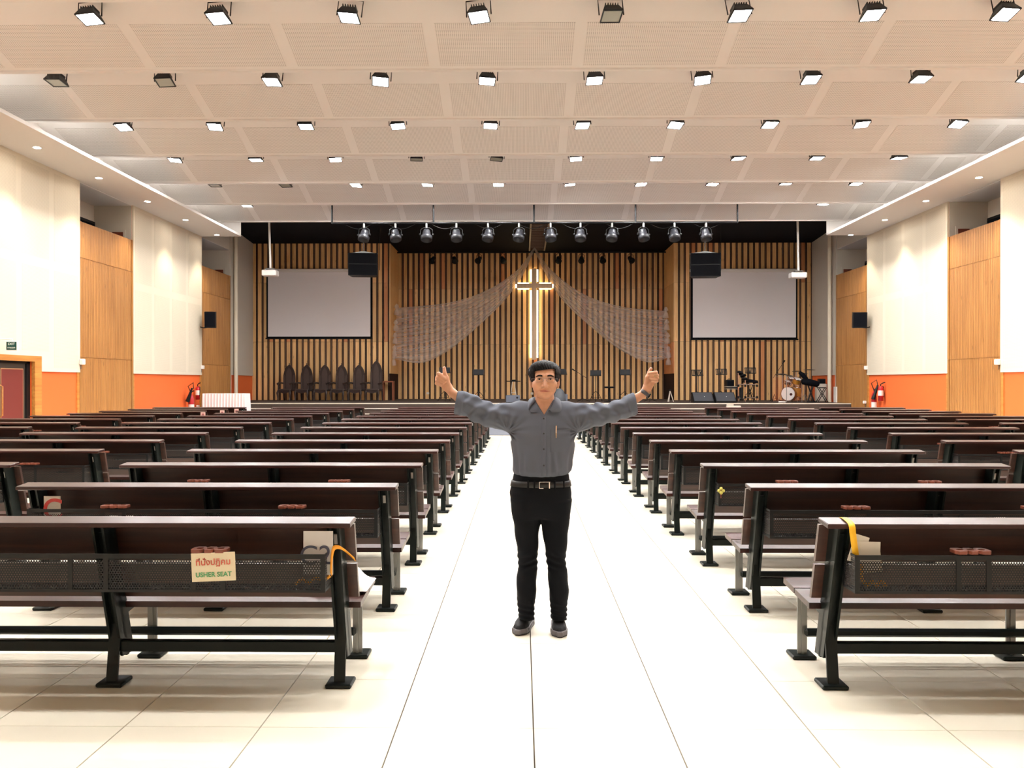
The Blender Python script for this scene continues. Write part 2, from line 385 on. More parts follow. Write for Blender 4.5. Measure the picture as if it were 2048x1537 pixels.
# ---- exit door in the left wall
yd0, yd1 = door_y; dl = yd1 - yd0; ymid = yd0 + dl / 2
door = empty('door_1', (XL, ymid, 0)); tag(door, 'dark double door with red inset panels and a honey wood frame', kind='structure')
hw = dl / 2
fw = 0.28
MB().box(-0.02, 0.06, hw, hw + fw, 0, 2.0).build('door_jamb', M['trim_wood'], door)
MB().box(-0.02, 0.06, -hw - fw, -hw, 0, 2.0).build('door_jamb', M['trim_wood'], door)
MB().box(-0.02, 0.06, -hw - fw, hw + fw, 2.0, 2.13).build('door_head', M['trim_wood'], door)
dark_leaf = mat('door_leaf', lin(62, 54, 48), 0.4); red_pan = mat('door_red_panel', lin(112, 42, 36), 0.5); edge_m = mat('door_beading', lin(190, 140, 100), 0.4)
for sgn in (-1, 1):
    y0, y1 = (0.01, hw - 0.14) if sgn > 0 else (-hw + 0.14, -0.01)
    leaf = MB().box(-0.14, -0.09, y0, y1, 0.01, 1.95).build('door_leaf', dark_leaf, door)
    MB().box(-0.09, -0.082, y0 + 0.07, y1 - 0.09, 0.2, 1.83).build('beading', edge_m, leaf)
    MB().box(-0.084, -0.078, y0 + 0.09, y1 - 0.11, 0.22, 1.81).build('red_panel', red_pan, leaf)
    yh = 0.06 * sgn
    MB().tube([(-0.09, yh, 0.75), (-0.03, yh, 0.78), (-0.03, yh, 1.42), (-0.09, yh, 1.45)], 0.014).build('handle', M['trim_wood'], leaf)
MB().box(-0.16, -0.06, hw - 0.14, hw, 0, 2.0).box(-0.16, -0.06, -hw, -hw + 0.14, 0, 2.0).box(-0.16, -0.06, -hw, hw, 1.95, 2.0).build('door_lining', M['black_metal'], door)
MB().box(-0.9, -0.85, -hw - 0.3, hw + 0.3, 0, 2.3).build('corridor_wall', M['black_paint'], door)

# ---- soffits with a cove above, both sides
coven = 0
for side, X in ((-1, XL), (1, XR)):
    Xi = X + (-side) * 1.45 if side < 0 else X - 1.52
    sof = empty('ceiling_soffit', (0, 0, 0)); tag(sof, 'white soffit with downlights along the %s wall' % ('left' if side < 0 else 'right'), kind='structure')
    MB().box(X, Xi, YB, YE, ZS, ZS + 0.05).build('soffit_board', M['ceil'], sof)
    MB().box(Xi + side * 0.04, Xi, YB, YE, ZS + 0.05, ZS + 0.075).build('soffit_lip', M['ceil'], sof)
    MB().box(X, Xi, YE - 0.04, YE, ZS + 0.05, ZT + 0.2).build('soffit_end', M['ceil'], sof)
    y = -4.0
    while y < 29.5:
        e = empty('cove_lamp', (Xi + side * 0.75, y, ZS + 0.05), 0, 'white tube lamp lying in the cove above the %s soffit' % ('left' if side < 0 else 'right'), 'tube lamp', 'cove tube lamps')
        MB().box(-0.04, 0.04, -0.6, 0.6, 0, 0.04).build('lamp_base', M['white'], e)
        MB().cyl((0, -0.58, 0.07), (0, 0.58, 0.07), 0.02, n=8).build('tube', M['cove_on'], e)
        y += 2.9
    MB().box(X + side * 0.25, X, YB, YE, ZS, ZT + 0.2).build('cove_wall', M['ceil'], sof)

# ---- sawtooth ceiling
ceiling = empty('ceiling', (0, 0, 0)); tag(ceiling, 'white sawtooth ceiling of perforated panels between plain ribs', kind='structure')
PITCH = 2.9; edges = [YE - PITCH * k for k in range(0, 13)]
slope = (ZC - ZT) / PITCH
RIB0, RIBP, RIBW = -1.58, 2.58, 0.19
for k, ye in enumerate(edges):
    y0 = ye - PITCH
    # slab with a thick lip at its far (low) end
    MB().prism([(y0, ZT), (ye - 0.1, ZT + slope * (PITCH - 0.1)), (ye - 0.1, ZC), (ye, ZC), (ye, ZT + 0.25), (y0, ZT + 0.25)], XL - 0.1, XR + 0.1, 'x').build('ceiling_bay', M['ceil'], ceiling)
    if ye < 5: continue
    q0, q1 = 1.66, PITCH - 0.17
    a = math.atan2(slope * (q1 - q0), q1 - q0); ln = math.hypot(q1 - q0, slope * (q1 - q0))
    for i in range(-5, 6):
        xa, xb = RIB0 + RIBP * i + RIBW / 2, RIB0 + RIBP * (i + 1) - RIBW / 2
        xa, xb = max(xa, XL + 0.3), min(xb, XR - 0.3)
        if xb - xa < 0.4: continue
        o = MB().box(-(xb - xa) / 2, (xb - xa) / 2, -ln / 2, ln / 2, -0.004, 0.004).build('perforated_panel', M['ceil_perf'], ceiling)
        ym = y0 + (q0 + q1) / 2
        o.location = ((xa + xb) / 2, ym, ZT + slope * (q0 + q1) / 2 - 0.002); o.rotation_euler = (a, 0, 0)
MB().box(XL - 0.5, XR + 0.5, YB, YE, ZT + 0.3, ZT + 0.4).build('ceiling_deck', M['black_paint'], kind='structure', label='roof deck above the hall ceiling')

# ---- stage house
MB().box(XL - 1.5, XR + 1.5, YE + 0.01, YALC + 0.5, ZBLK, ZBLK + 0.15).build('ceiling_stage', M['black_paint'], kind='structure', label='black ceiling over the stage')
MB().box(XL, XR, YE + 0.0, YE + 0.03, ZC + 0.02, ZT + 0.4).build('trim_1', M['black_paint'], kind='structure', label='black fascia where the hall ceiling meets the stage house')
stage = empty('floor_stage', (0, 0, 0)); tag(stage, 'low carpeted stage with pale nosings and broad front steps', kind='structure')
SXL, SXR = XL - 0.4, XR + 0.0
MB().box(SXL, SXR, YLIP, YALC + 0.2, 0, ZST).build('platform', M['stage'], stage)
MB().box(SXL + 0.4, SXR, YLIP - 0.03, YLIP + 0.05, ZST - 0.03, ZST + 0.006).build('nosing', M['nosing'], stage)
for k in (1, 2, 3):
    y, z = YLIP - 0.3 * k, ZST * (4 - k) / 4
    st = MB().box(XL + 1.2, XR - 1.5, y, YLIP, 0, z).build('step', M['stage'], stage)
    MB().box(XL + 1.2, XR - 1.5, y - 0.03, y + 0.05, z - 0.03, z + 0.006).build('step_nosing', M['nosing'], st)

# ---- slatted stage wall: wide boards in three tiers, thin slats between
back = empty('wall_back', (0, 0, 0)); tag(back, 'slatted pine wall behind the stage with a central recess', kind='structure')
SP = 0.252
tier_z = [ZST, H + (765 - 684) / F * YBAY, H + (765 - 566) / F * YBAY, ZBLK]
bw = 0.155
board_me = [MB().box(-bw / 2, bw / 2, -0.03, 0.0, tier_z[k] + 0.004, tier_z[k + 1] - 0.004).mesh('board', M['pine']) for k in range(3)]
def slat_face(x0, x1, y):
    MB().box(x0, x1, y, y + 0.2, 0, ZBLK).build('backing', M['dark_gap'], back)
    n = int(round((x1 - x0) / SP)); p = (x1 - x0) / n; thin = MB()
    for i in range(n):
        xc = x0 + p * i + bw / 2 + 0.003
        for k in range(3): place('board', board_me[k], back, (xc, y - 0.02, 0))
        xt = xc + bw / 2 + (p - bw) / 2
        thin.box(xt - 0.011, xt + 0.011, y - 0.035, y - 0.01, ZST, ZBLK)
    thin.build('thin_slats', M['thin_slat'], back, kind='stuff')
slat_face(XG0, XA0, YBAY); slat_face(XA1, XG1, YBAY); slat_face(XA0, XA1, YALC)
for x, sg in ((XA0, 1), (XA1, -1)):
    for k in range(3):
        MB().box(x - sg * 0.02, x + sg * 0.02, YBAY - 0.04, YALC, tier_z[k] + 0.004 if k else 1.9, tier_z[k + 1] - 0.004).build('return_panel', M['pine'], back)
    MB().box(x - sg * 0.2, x, YBAY + 0.2, YALC + 0.2, 0, 1.9).build('return_base', M['dark_gap'], back)
for x0, x1 in ((XG0 - 1.2, XG0), (XG1, XG1 + 1.2)):
    MB().box(x0, x1, YBAY, YBAY + 0.2, 0, ZBLK).build('end_pier', M['dark_gap'], back)
# ================================================================= PEWS
PL = 2.46; HL = PL / 2; LEGX = (-1.14, 0.0, 1.14)
def hole_sheet(w, h, p, r):
    """flat sheet in x,z pierced by a hexagonal grid of round holes"""
    vs = []; fs = []; cols = int(w / p); rowh = p * math.sqrt(3) / 2; rows = int(h / rowh); R = p / math.sqrt(3)
    for j in range(rows):
        for i in range(cols):
            cx = -w / 2 + p * (i + 0.5 + (0.5 if j % 2 else 0)); cz = -h / 2 + rowh * (j + 0.5)
            if cx + p / 2 > w / 2: continue
            b = len(vs)
            for k in range(6):
                a = math.pi / 6 + k * math.pi / 3; vs.append((cx + R * math.cos(a), 0, cz + R * math.sin(a)))
            for k in range(6):
                a = math.pi / 6 + k * math.pi / 3; vs.append((cx + r * math.cos(a), 0, cz + r * math.sin(a)))
            fs += [(b + k, b + (k + 1) % 6, b + 6 + (k + 1) % 6, b + 6 + k) for k in range(6)]
    return vs, fs
def make_pew():
    e = empty('church_pew', (0, 0, 0))
    # top rail, backboards, seat boards
    Mt = Matrix.Rotation(math.radians(5), 4, 'X')
    MB().bbox((0, -0.135, 0.836), (PL, 0.14, 0.024), 0.004, Mt).build('top_rail', M['pew'], e)
    post = lambda z: 0.155 + (z - 0.12) * (-0.2 / 0.68)         # front line of the posts
    for z0, z1 in ((0.425, 0.605), (0.622, 0.815)):
        MB().prism([(post(z0) - 0.006, z0), (post(z0) + 0.02, z0), (post(z1) + 0.02, z1), (post(z1) - 0.006, z1)], -HL + 0.01, HL - 0.01, 'x').build('back_board', M['pew_back'], e)
    MB().prism([(0.30, 0.418), (0.48, 0.432), (0.483, 0.40), (0.30, 0.388)], -HL, HL, 'x').build('seat_board', M['pew'], e)
    MB().prism([(0.06, 0.400), (0.29, 0.416), (0.29, 0.386), (0.06, 0.370)], -HL, HL, 'x').build('seat_board', M['pew'], e)
    for i, x in enumerate(LEGX):
        # the post: a double flange leaning back
        pm = MB()
        for dx in (-0.03, 0.018):
            pm.prism([(0.155, 0.12), (post(0.81), 0.81), (post(0.81) - 0.125, 0.822), (0.03, 0.13)], x + dx, x + dx + 0.012, 'x')
        pm.prism([(0.10, 0.12), (post(0.8) - 0.05, 0.81), (post(0.8) - 0.075, 0.81), (0.075, 0.12)], x - 0.03, x + 0.03, 'x')
        pm.build('post', M['green_metal'], e)
        MB().prism([(-0.022, 0.02), (0.022, 0.02), (0.062, 0.30), (-0.075, 0.78), (-0.115, 0.78), (0.02, 0.30)], x - 0.008, x + 0.008, 'x').prism([(-0.03, 0.02), (-0.018, 0.02), (0.025, 0.30), (-0.11, 0.78), (-0.122, 0.78), (0.012, 0.30)], x - 0.028, x + 0.028, 'x').build('rear_leg', M['green_metal'], e)
        MB().box(x - 0.026, x + 0.026, 0.437, 0.447, 0.02, 0.395).box(x - 0.006, x + 0.006, 0.43, 0.475, 0.02, 0.395).build('front_leg', M['steel'], e)
        MB().prism([(0.1, 0.33), (0.1, 0.376), (0.47, 0.398), (0.47, 0.372)], x - 0.02, x + 0.02, 'x').build('seat_bracket', M['green_metal'], e)
        for y in (0.0, 0.455):
            MB().bbox((x, y, 0.011), (0.13, 0.13, 0.022), 0.006).build('foot_plate', M['green_metal'], e)
    MB().bbox((0, 0.40, 0.15), (2 * 1.14, 0.035, 0.045), 0.012).build('front_rail', M['green_metal'], e)
    MB().bbox((0, 0.03, 0.185), (2 * 1.14, 0.04, 0.056), 0.005).build('rear_rail', M['green_metal'], e)
    # book basket of perforated sheet
    w = 2.24; zb, zt = 0.525, 0.705; yb, yf = -0.255, -0.105
    bk = MB()
    bk.box(-w / 2, w / 2, yb - 0.004, yb + 0.004, zt - 0.022, zt).box(-w / 2, w / 2, yb - 0.004, yb + 0.004, zb, zb + 0.012)
    bk.box(-w / 2, w / 2, yb, yf, zb, zb + 0.004)
    for x in (-w / 2 + 0.008, w / 2 - 0.008, -0.085, 0.085, -0.64, -0.5, 0.5, 0.64):
        bk.box(x - 0.012, x + 0.012, yb - 0.003, yb + 0.003, zb, zt)
    for x in (-w / 2, w / 2):
        bk.box(x - 0.002, x + 0.002, yb, yf, zb, zb + 0.012).box(x - 0.002, x + 0.002, yb, yf, zt - 0.012, zt).box(x - 0.002, x + 0.002, yf - 0.012, yf, zb, zt)
    b = bk.build('book_basket', M['basket'], e)
    vs, fs = hole_sheet(w, zt - zb - 0.03, 0.0125, 0.0038)
    sm = MB(); sm.add([(x, yb, z + (zb + zt) / 2 - 0.004) for x, y, z in vs], fs)
    vs, fs = hole_sheet(yf - yb - 0.015, zt - zb - 0.02, 0.0125, 0.0038)
    for xe in (-w / 2, w / 2): sm.add([(xe, x + (yb + yf) / 2, z + (zb + zt) / 2) for x, y, z in vs], fs)
    sm.build('perforated_sheet', M['basket'], b, kind='stuff')
    for x in (-0.57, 0.57):
        # cup rack: a small board with three round holes
        tw, td = 0.17, 0.085; yc = yb + 0.03; vsx = []; tr = MB(); seg = 12
        for k in range(3):
            hx = x + (k - 1) * 0.05
            ring = [(hx + 0.017 * math.cos(2 * math.pi * q / seg), yc + 0.017 * math.sin(2 * math.pi * q / seg)) for q in range(seg)]
            x0, x1 = hx - 0.025 - (0.01 if k == 0 else 0), hx + 0.025 + (0.01 if k == 2 else 0)
            out = []
            for q in range(seg):
                c, s_ = math.cos(2 * math.pi * q / seg), math.sin(2 * math.pi * q / seg); m_ = max(abs(c), abs(s_))
                ox = c / m_; oy = s_ / m_
                out.append(((x1 + x0) / 2 + ox * (x1 - x0) / 2, yc + oy * td / 2))
            zt1, zt0 = 0.727, 0.712
            V = [(a, b_, zt1) for a, b_ in out] + [(a, b_, zt1) for a, b_ in ring] + [(a, b_, zt0) for a, b_ in ring] + [(a, b_, zt0) for a, b_ in out]
            Fc = []
            for q in range(seg):
                q2 = (q + 1) % seg
                Fc += [(q, q2, seg + q2, seg + q), (seg + q, seg + q2, 2 * seg + q2, 2 * seg + q), (2 * seg + q, 2 * seg + q2, 3 * seg + q2, 3 * seg + q), (3 * seg + q, 3 * seg + q2, q2, q)]
            tr.add(V, Fc)
        tr.build('cup_rack', M['tray'], e)
        MB().box(x - 0.06, x + 0.06, yc - 0.012, yc + 0.012, 0.70, 0.712).build('rack_bracket', M['basket'], e)
    return e
proto = make_pew()
# a small white number sticker on each aisle-side post
def sticker(e, sgn):
    x = sgn * 1.14
    Ms = Matrix.Translation((x + 0.004, -0.1215, 0.752)) @ Matrix.Rotation(math.radians(16), 4, 'X')
    MB().cbox((0, 0, 0), (0.018, 0.003, 0.052), Ms).build('number_sticker', M['white'], e)
stk = {}
PY0, PDY = 4.24, 1.405
COLS = [('usher sign block by aisle', -2.045, 0, -1, 1.0, 'left'), ('yellow lanyard block by aisle', 2.69, 0, 1, 1.0, 'right'),
        ('middle block, exit side', -5.39, 2, -2, 1.0, 'l2'), ('middle block, drum side', 6.05, 3, 2, 1.0, 'r2'),
        ('outer block, exit wall', -8.56, 5, -3, 1.0, 'l3'), ('outer block, drum side', 8.95, 6, 3, 0.9, 'r3')]
ORD = ['rearmost', 'second', 'third', 'fourth', 'fifth', 'sixth', 'seventh', 'eighth', 'ninth', 'tenth', 'eleventh', 'twelfth', 'thirteenth', 'front']
pews = {}
first = True
for label, xc, n0, side, sx, key in COLS:
    for n in range(n0, 14):
        o = proto if first else copy_tree(proto)
        first = False
        o.location = (xc + random.uniform(-0.012, 0.012), PY0 + PDY * n + random.uniform(-0.01, 0.01), 0)
        o.scale = (sx, 1, 1)
        row = 'rearmost row' if n == 0 else 'front row by the stage' if n == 13 else '%s row from the back' % ORD[n]
        tag(o, 'dark pew with mesh basket, %s, %s' % (row, label), 'pew', 'pews in six blocks')
        pews[(key, n)] = o
for (key, n), o in pews.items():
    sticker(o, 1)
# ================================================================= CEILING LAMPS
def make_flood(on):
    e = empty('floodlight', (0, 0, 0)); S = 0.33
    # splayed square rim, finned body, bracket; local z=0 is the lens plane
    b = MB()
    b.add([(-S / 2, -S / 2, 0.0), (S / 2, -S / 2, 0.0), (S / 2, S / 2, 0.0), (-S / 2, S / 2, 0.0), (-0.11, -0.11, 0.12), (0.11, -0.11, 0.12), (0.11, 0.11, 0.12), (-0.11, 0.11, 0.12)],
          [(0, 1, 5, 4), (1, 2, 6, 5), (2, 3, 7, 6), (3, 0, 4, 7), (4, 5, 6, 7)])
    r = S / 2; q = r - 0.02
    b.box(-r, r, -r, -q, -0.015, 0.005).box(-r, r, q, r, -0.015, 0.005).box(-r, -q, -q, q, -0.015, 0.005).box(q, r, -q, q, -0.015, 0.005)
    b.build('housing', M['black_metal'], e)
    f = MB()
    for i in range(6): f.box(-0.1 + i * 0.04 - 0.006, -0.1 + i * 0.04 + 0.006, -0.1, 0.1, 0.12, 0.17)
    f.build('cooling_fins', M['black_metal'], e)
    MB().tube([(-0.2, 0, 0.02), (-0.2, 0, 0.3), (0.2, 0, 0.3), (0.2, 0, 0.02)], 0.011, 6).build('bracket', M['black_metal'], e)
    MB().box(-q, q, -q, q, -0.006, 0.0).build('lens', M['lens_on'] if on else M['lens_off'], e)
    return e
fl_on, fl_off = make_flood(True), make_flood(False)
used = {True: False, False: False}
ROWS = {0: [(180, 1), (437, 1), (698, 1), (958, 1), (1223, 0), (1480, 1), (1745, 1), (2010, 1)],
        1: [(113, 0), (330, 0), (544, 1), (761, 1), (974, 1), (1189, 1), (1405, 1), (1622, 1), (1842, 1), (2056, 1)],
        2: [(247, 1), (430, 1), (612, 1), (796, 1), (981, 1), (1165, 1), (1351, 1), (1540, 1), (1724, 1), (1916, 1)],
        3: [(350, 1), (512, 1), (671, 1), (833, 0), (993, 0), (1152, 1), (1313, 1), (1477, 1), (1634, 1), (1798, 1)],
        4: [(430, 0), (571, 0), (712, 1), (855, 1), (997, 1), (1140, 1), (1282, 1), (1425, 1), (1571, 1), (1712, 1)],
        5: [(494, 1)] + [(622 + 128 * i, 2) for i in range(8)] + [(1646, 1)]}  # inner lamps are added, unseen behind the bay edge, to brighten the stage
ZL = 7.405
rowname = {0: 'nearest ceiling bay', 1: 'second ceiling bay', 2: 'third ceiling bay', 3: 'fourth ceiling bay', 4: 'fifth ceiling bay', 5: 'last ceiling bay before the stage, inner lamps added', -1: 'bay over the photographer', -2: 'bay behind the photographer', -3: 'rearmost ceiling bay'}
def put_flood(x, y, on, row, tilt, added_lamp=False):
    src = fl_on if on else fl_off
    o = src if not used[on] else copy_tree(src); used[on] = True
    o.location = (x, y, ZL + (0.02 if added_lamp else 0)); o.rotation_euler = (tilt[0], tilt[1], tilt[2])
    tag(o, 'square black ceiling floodlight, %s, %s' % ('lit white' if on else 'switched off with grey glass', rowname[row]), 'floodlight', 'ceiling floodlights, %s, %s' % ('lit' if on else 'off', rowname[row]))
for r, lst in ROWS.items():
    yr = edges[5 - r] + 1.05 if r < 5 else edges[1] + PITCH - PITCH + 1.05
    yr = (YE - PITCH * (6 - r)) + 1.05
    for px, on in lst:
        x = atY(px, 300, yr).x
        put_flood(x, yr if on < 2 else 27.85, bool(on), r, ((random.uniform(-0.26, -0.1) if r < 3 else random.uniform(-0.12, 0.08)), random.uniform(-0.1, 0.1), random.uniform(-0.15, 0.15)) if on < 2 else (0.04, 0, 0), on == 2)
for r in (-1, -2, -3):
    yr = (YE - PITCH * (6 - r)) + 1.05
    for k in range(-4, 5):
        put_flood(-0.69 + 2.13 * k, yr, True, r, (random.uniform(-0.1, 0.03), random.uniform(-0.08, 0.08), 0))

# ---- soffit downlights that wash the cream panels
for side, X, pts in ((-1, XL, [(74, 295), (198, 356), (295, 403), (371, 440), (434, 470)]), (1, XR, [(1958, 355), (1852, 402), (1770, 440), (1702, 470)])):
    P = [atZ(px, py, ZS) for px, py in pts]
    step = (P[-1].y - P[0].y) / (len(P) - 1)
    y = P[0].y
    L = [(p.x, p.y) for p in P]
    xm = sum(p.x for p in P) / len(P)
    while y - step > 0: y -= step; L.append((xm, y))
    for x, y in L:
        e = empty('downlight', (x, y, ZS), 0, 'small round white downlight in the soffit along the %s wall' % ('left' if side < 0 else 'right'), 'downlight', 'soffit downlights, %s side' % ('left' if side < 0 else 'right'))
        MB().lathe([(0.11, -0.012), (0.085, -0.014), (0.08, 0.0)], 16).build('rim', M['white'], e)
        MB().lathe([(0.0, -0.004), (0.082, -0.004)], 16).build('lens', M['down_on'], e)
        ld = bpy.data.lights.new('downlight_beam', 'SPOT'); ld.energy = 150; ld.color = (1.0, 0.85, 0.62); ld.spot_size = math.radians(78); ld.spot_blend = 0.6; ld.shadow_soft_size = 0.06
        lo = bpy.data.objects.new('downlight_beam', ld); C.objects.link(lo); lo.parent = e; lo.location = (0, 0, -0.03)
# ================================================================= STAGE
blk = M['black_metal']
def text_obj(name, s, size, m, parent, loc, rot, ax='CENTER', font_scale=1.0, bold=0.0):
    cu = bpy.data.curves.new(name, 'FONT'); cu.body = s; cu.size = size; cu.align_x = ax; cu.align_y = 'CENTER'; cu.extrude = 0.0006; cu.offset = bold
    o = bpy.data.objects.new('tmp', cu); C.objects.link(o)
    dg = bpy.context.evaluated_depsgraph_get(); me = bpy.data.meshes.new_from_object(o.evaluated_get(dg)); bpy.data.objects.remove(o)
    me.materials.clear(); me.materials.append(m); me.name = name
    t = place(name, me, parent, loc); t.rotation_euler = rot; return t

# ---- projection screens
for (x0, x1, y0, y1, lab) in ((532, 743.5, 541, 678, 'white projection screen behind the row of gothic chairs'), (1383, 1596, 541, 680, 'white projection screen above the drum kit and music stands')):
    a, b = atY(x0, y1, YBAY - 0.12), atY(x1, y0, YBAY - 0.12)
    e = empty('projection_screen', ((a.x + b.x) / 2, YBAY - 0.05, a.z), 0, lab, 'screen'); w = b.x - a.x; h = b.z - a.z
    MB().bbox((0, -0.04, h - 0.0), (w + 0.12, 0.12, 0.15), 0.03).build('roller_case', M['white'], e)
    scr = mat('screen_fabric', lin(240, 236, 238), 0.9, spec=0.1)
    MB().box(-w / 2 + 0.07, w / 2 - 0.07, -0.012, -0.006, 0.1, h - 0.06).build('fabric', scr, e)
    MB().box(-w / 2, w / 2, -0.01, -0.002, 0.02, h - 0.06).build('black_border', M['black_paint'], e)
    MB().cyl((-w / 2 - 0.03, -0.015, 0.015), (w / 2 + 0.03, -0.015, 0.015), 0.03, n=8).build('bottom_bar', blk, e)

# ---- illuminated cross
yc = YALC - 0.28
p0 = atY(1063.4, 720, yc); p1 = atY(1073.2, 537.5, yc); q0 = atY(1033.4, 576.3, yc); q1 = atY(1104.6, 567.2, yc)
xc = (p0.x + p1.x) / 2; hw = (p1.x - p0.x) / 2
cross = empty('cross', (xc, yc, ZST), 0, 'tall backlit wooden cross on the slatted wall', 'cross')
cw = mat('cross_wood', lin(245, 216, 180), 0.5, var=((20, 20, 1), 0.08))
zb0, zb1, zh0, zh1 = p0.z - ZST, p1.z - ZST, q0.z - ZST, q1.z - ZST; hx0, hx1 = q0.x - xc, q1.x - xc
MB().bbox((0, 0, (zb0 + zb1) / 2), (2 * hw, 0.09, zb1 - zb0), 0.01).build('upright', cw, cross)
MB().bbox(((hx0 + hx1) / 2, 0.003, (zh0 + zh1) / 2), (hx1 - hx0, 0.085, zh1 - zh0), 0.01).build('crossbar', cw, cross)
glow = emitter('cross_backlight', (1.0, 0.78, 0.42, 1), 6.0)
g = 0.075
for sg in (-1, 1):
    x = sg * (hw + g / 2)
    for z0, z1 in ((zb0 + 0.1, zh0 - 0.1), (zh1 + 0.1, zb1 - 0.03)):
        MB().box(x - g / 2 - 0.0, x + g / 2, 0.10, 0.14, z0, z1).build('led_strip', glow, cross)
    xa, xb = (hx0 + 0.04, -hw - 0.12) if sg < 0 else (hw + 0.12, hx1 - 0.04)
    for zz in (zh0 - 0.03, zh1 + 0.03):
        MB().box(xa, xb, 0.10, 0.14, zz - 0.02, zz + 0.02).build('led_strip', glow, cross)
    xe = hx0 - 0.03 if sg < 0 else hx1 + 0.03
    MB().box(xe - 0.03, xe + 0.03, 0.10, 0.14, zh0 + 0.02, zh1 - 0.02).build('led_strip', glow, cross)
for z in (zb0 + 0.5, zh1, zb1 - 0.4):
    MB().box(-0.05, 0.05, 0.045, 0.24, z - 0.05, z + 0.05).build('standoff', blk, cross)

# ---- tulle swags
def tulle_mat():
    m = bpy.data.materials.new('tulle'); m.use_nodes = True; nt = m.node_tree; n = nt.nodes; L = nt.links.new; n.clear()
    out = n.new('ShaderNodeOutputMaterial'); mx = n.new('ShaderNodeMixShader'); tr = n.new('ShaderNodeBsdfTransparent'); df = n.new('ShaderNodeBsdfDiffuse'); df.inputs[0].default_value = lin(236, 228, 226)
    tl = n.new('ShaderNodeBsdfTranslucent'); tl.inputs[0].default_value = lin(236, 228, 226); m2 = n.new('ShaderNodeMixShader'); m2.inputs[0].default_value = 0.35
    L(df.outputs[0], m2.inputs[1]); L(tl.outputs[0], m2.inputs[2])
    tc = n.new('ShaderNodeUVMap'); mp = n.new('ShaderNodeMapping'); mp.inputs['Scale'].default_value = (1.5, 60, 1); nz = n.new('ShaderNodeTexNoise'); nz.inputs['Detail'].default_value = 3; nz.inputs['Scale'].default_value = 1.0
    mr = n.new('ShaderNodeMapRange'); mr.inputs['From Min'].default_value = 0.35; mr.inputs['From Max'].default_value = 0.75; mr.inputs['To Min'].default_value = 0.28; mr.inputs['To Max'].default_value = 0.46
    L(tc.outputs[0], mp.inputs[0]); L(mp.outputs[0], nz.inputs['Vector']); L(nz.outputs[0], mr.inputs['Value']); L(mr.outputs[0], mx.inputs[0])
    L(tr.outputs[0], mx.inputs[1]); L(m2.outputs[0], mx.inputs[2]); L(mx.outputs[0], out.inputs[0]); return m
M['tulle'] = tulle_mat()
K = lambda x, y: (760 + x / 3.303, 400 + y / 3.303)
SW = {0: ([[(1020, 312), (900, 468), (700, 600), (450, 680), (110, 715)], [(1020, 318), (905, 490), (720, 640), (430, 760), (105, 820)], [(1020, 322), (915, 505), (730, 680), (430, 850), (100, 905)], [(1020, 326), (922, 515), (760, 700), (480, 900), (95, 990)], [(1020, 332), (930, 522), (800, 690), (600, 880), (430, 1010), (270, 1078), (90, 1050)]], 'white tulle swag hanging toward the gothic chairs'),
      1: ([[(1020, 312), (1140, 470), (1340, 620), (1590, 705), (1888, 735)], [(1020, 318), (1135, 492), (1330, 670), (1590, 770), (1895, 815)], [(1020, 322), (1128, 505), (1320, 700), (1600, 860), (1900, 905)], [(1020, 326), (1118, 515), (1290, 710), (1560, 920), (1905, 995)], [(1020, 332), (1110, 522), (1230, 690), (1440, 880), (1600, 1000), (1770, 1074), (1905, 1045)]], 'white tulle swag hanging toward the drum kit')}
YT = YBAY + 0.6
for k, (curves, lab) in SW.items():
    e = empty('tulle_swag', atY(*K(1020, 330), YT), 0, lab, 'drape')
    NU, NV = 60, 48
    cs = [smooth_path(c, NU) for c in curves]
    rows = []
    for j in range(NV + 1):
        v = j / NV * (len(cs) - 1); a = min(int(v), len(cs) - 2); t = v - a; row = []
        for i in range(NU):
            p = cs[a][i] * (1 - t) + cs[a + 1][i] * t
            u = i / (NU - 1)
            sag = 0.0
            if t > 0: p = p + np.array([0, 14 * math.sin(math.pi * t) * u * u])          # each loop sags between its ties
            y = YT + 0.05 * math.sin(v * 14 + 3 * u) * (0.3 + u) - 0.25 * math.sin(math.pi * u)
            q = atY(*K(*p), y); row.append(q - e.location)
        rows.append(row)
    mb = MB().grid(rows); o = mb.build('fabric', M['tulle'], e)
    uv = o.data.uv_layers.new(name='UVMap')
    for poly in o.data.polygons:
        for li in poly.loop_indices:
            vi = o.data.loops[li].vertex_index; uv.data[li].uv = ((vi % NU) / (NU - 1), (vi // NU) / NV)
    for cv in curves:
        p = atY(*K(*cv[-1]), YT) - e.location
        MB().lathe([(0.0, 0.2), (0.07, 0.14), (0.12, 0.02), (0.05, -0.02), (0.10, -0.12), (0.13, -0.3), (0.02, -0.32)], 10, p).build('gathered_knot', M['tulle'], e)

# ---- lighting bar in front of the stage house
YL = 28.4
z_bar = atY(1068, 446, YL).z; bx0, bx1 = atY(664, 446, YL).x, atY(1476, 446, YL).x
bar = empty('lighting_bar', ((bx0 + bx1) / 2, YL, z_bar), 0, 'long black lighting bar hung on five rods below the ceiling', 'lighting bar')
cxb = (bx0 + bx1) / 2
MB().cyl((bx0 - cxb, 0, 0), (bx1 - cxb, 0, 0), 0.03, n=8).build('bar_pipe', blk, bar)
for px in (664, 867, 1068, 1271, 1475):
    x = atY(px, 440, YL).x - cxb
    MB().cyl((x, 0, 0), (x, 0, ZT + slope * (YL - (YE - PITCH)) - z_bar - 0.03), 0.03, n=8).build('rod', blk, bar)
for i in range(9):
    x = bx0 - cxb + (i + 0.6) * (bx1 - bx0) / 9.3
    MB().tube([(x + t * 0.9 - 0.45, 0.03, -0.03 - 0.16 * math.sin(math.pi * t)) for t in np.linspace(0, 1, 9)], 0.009, 5).build('slack_cable', blk, bar)
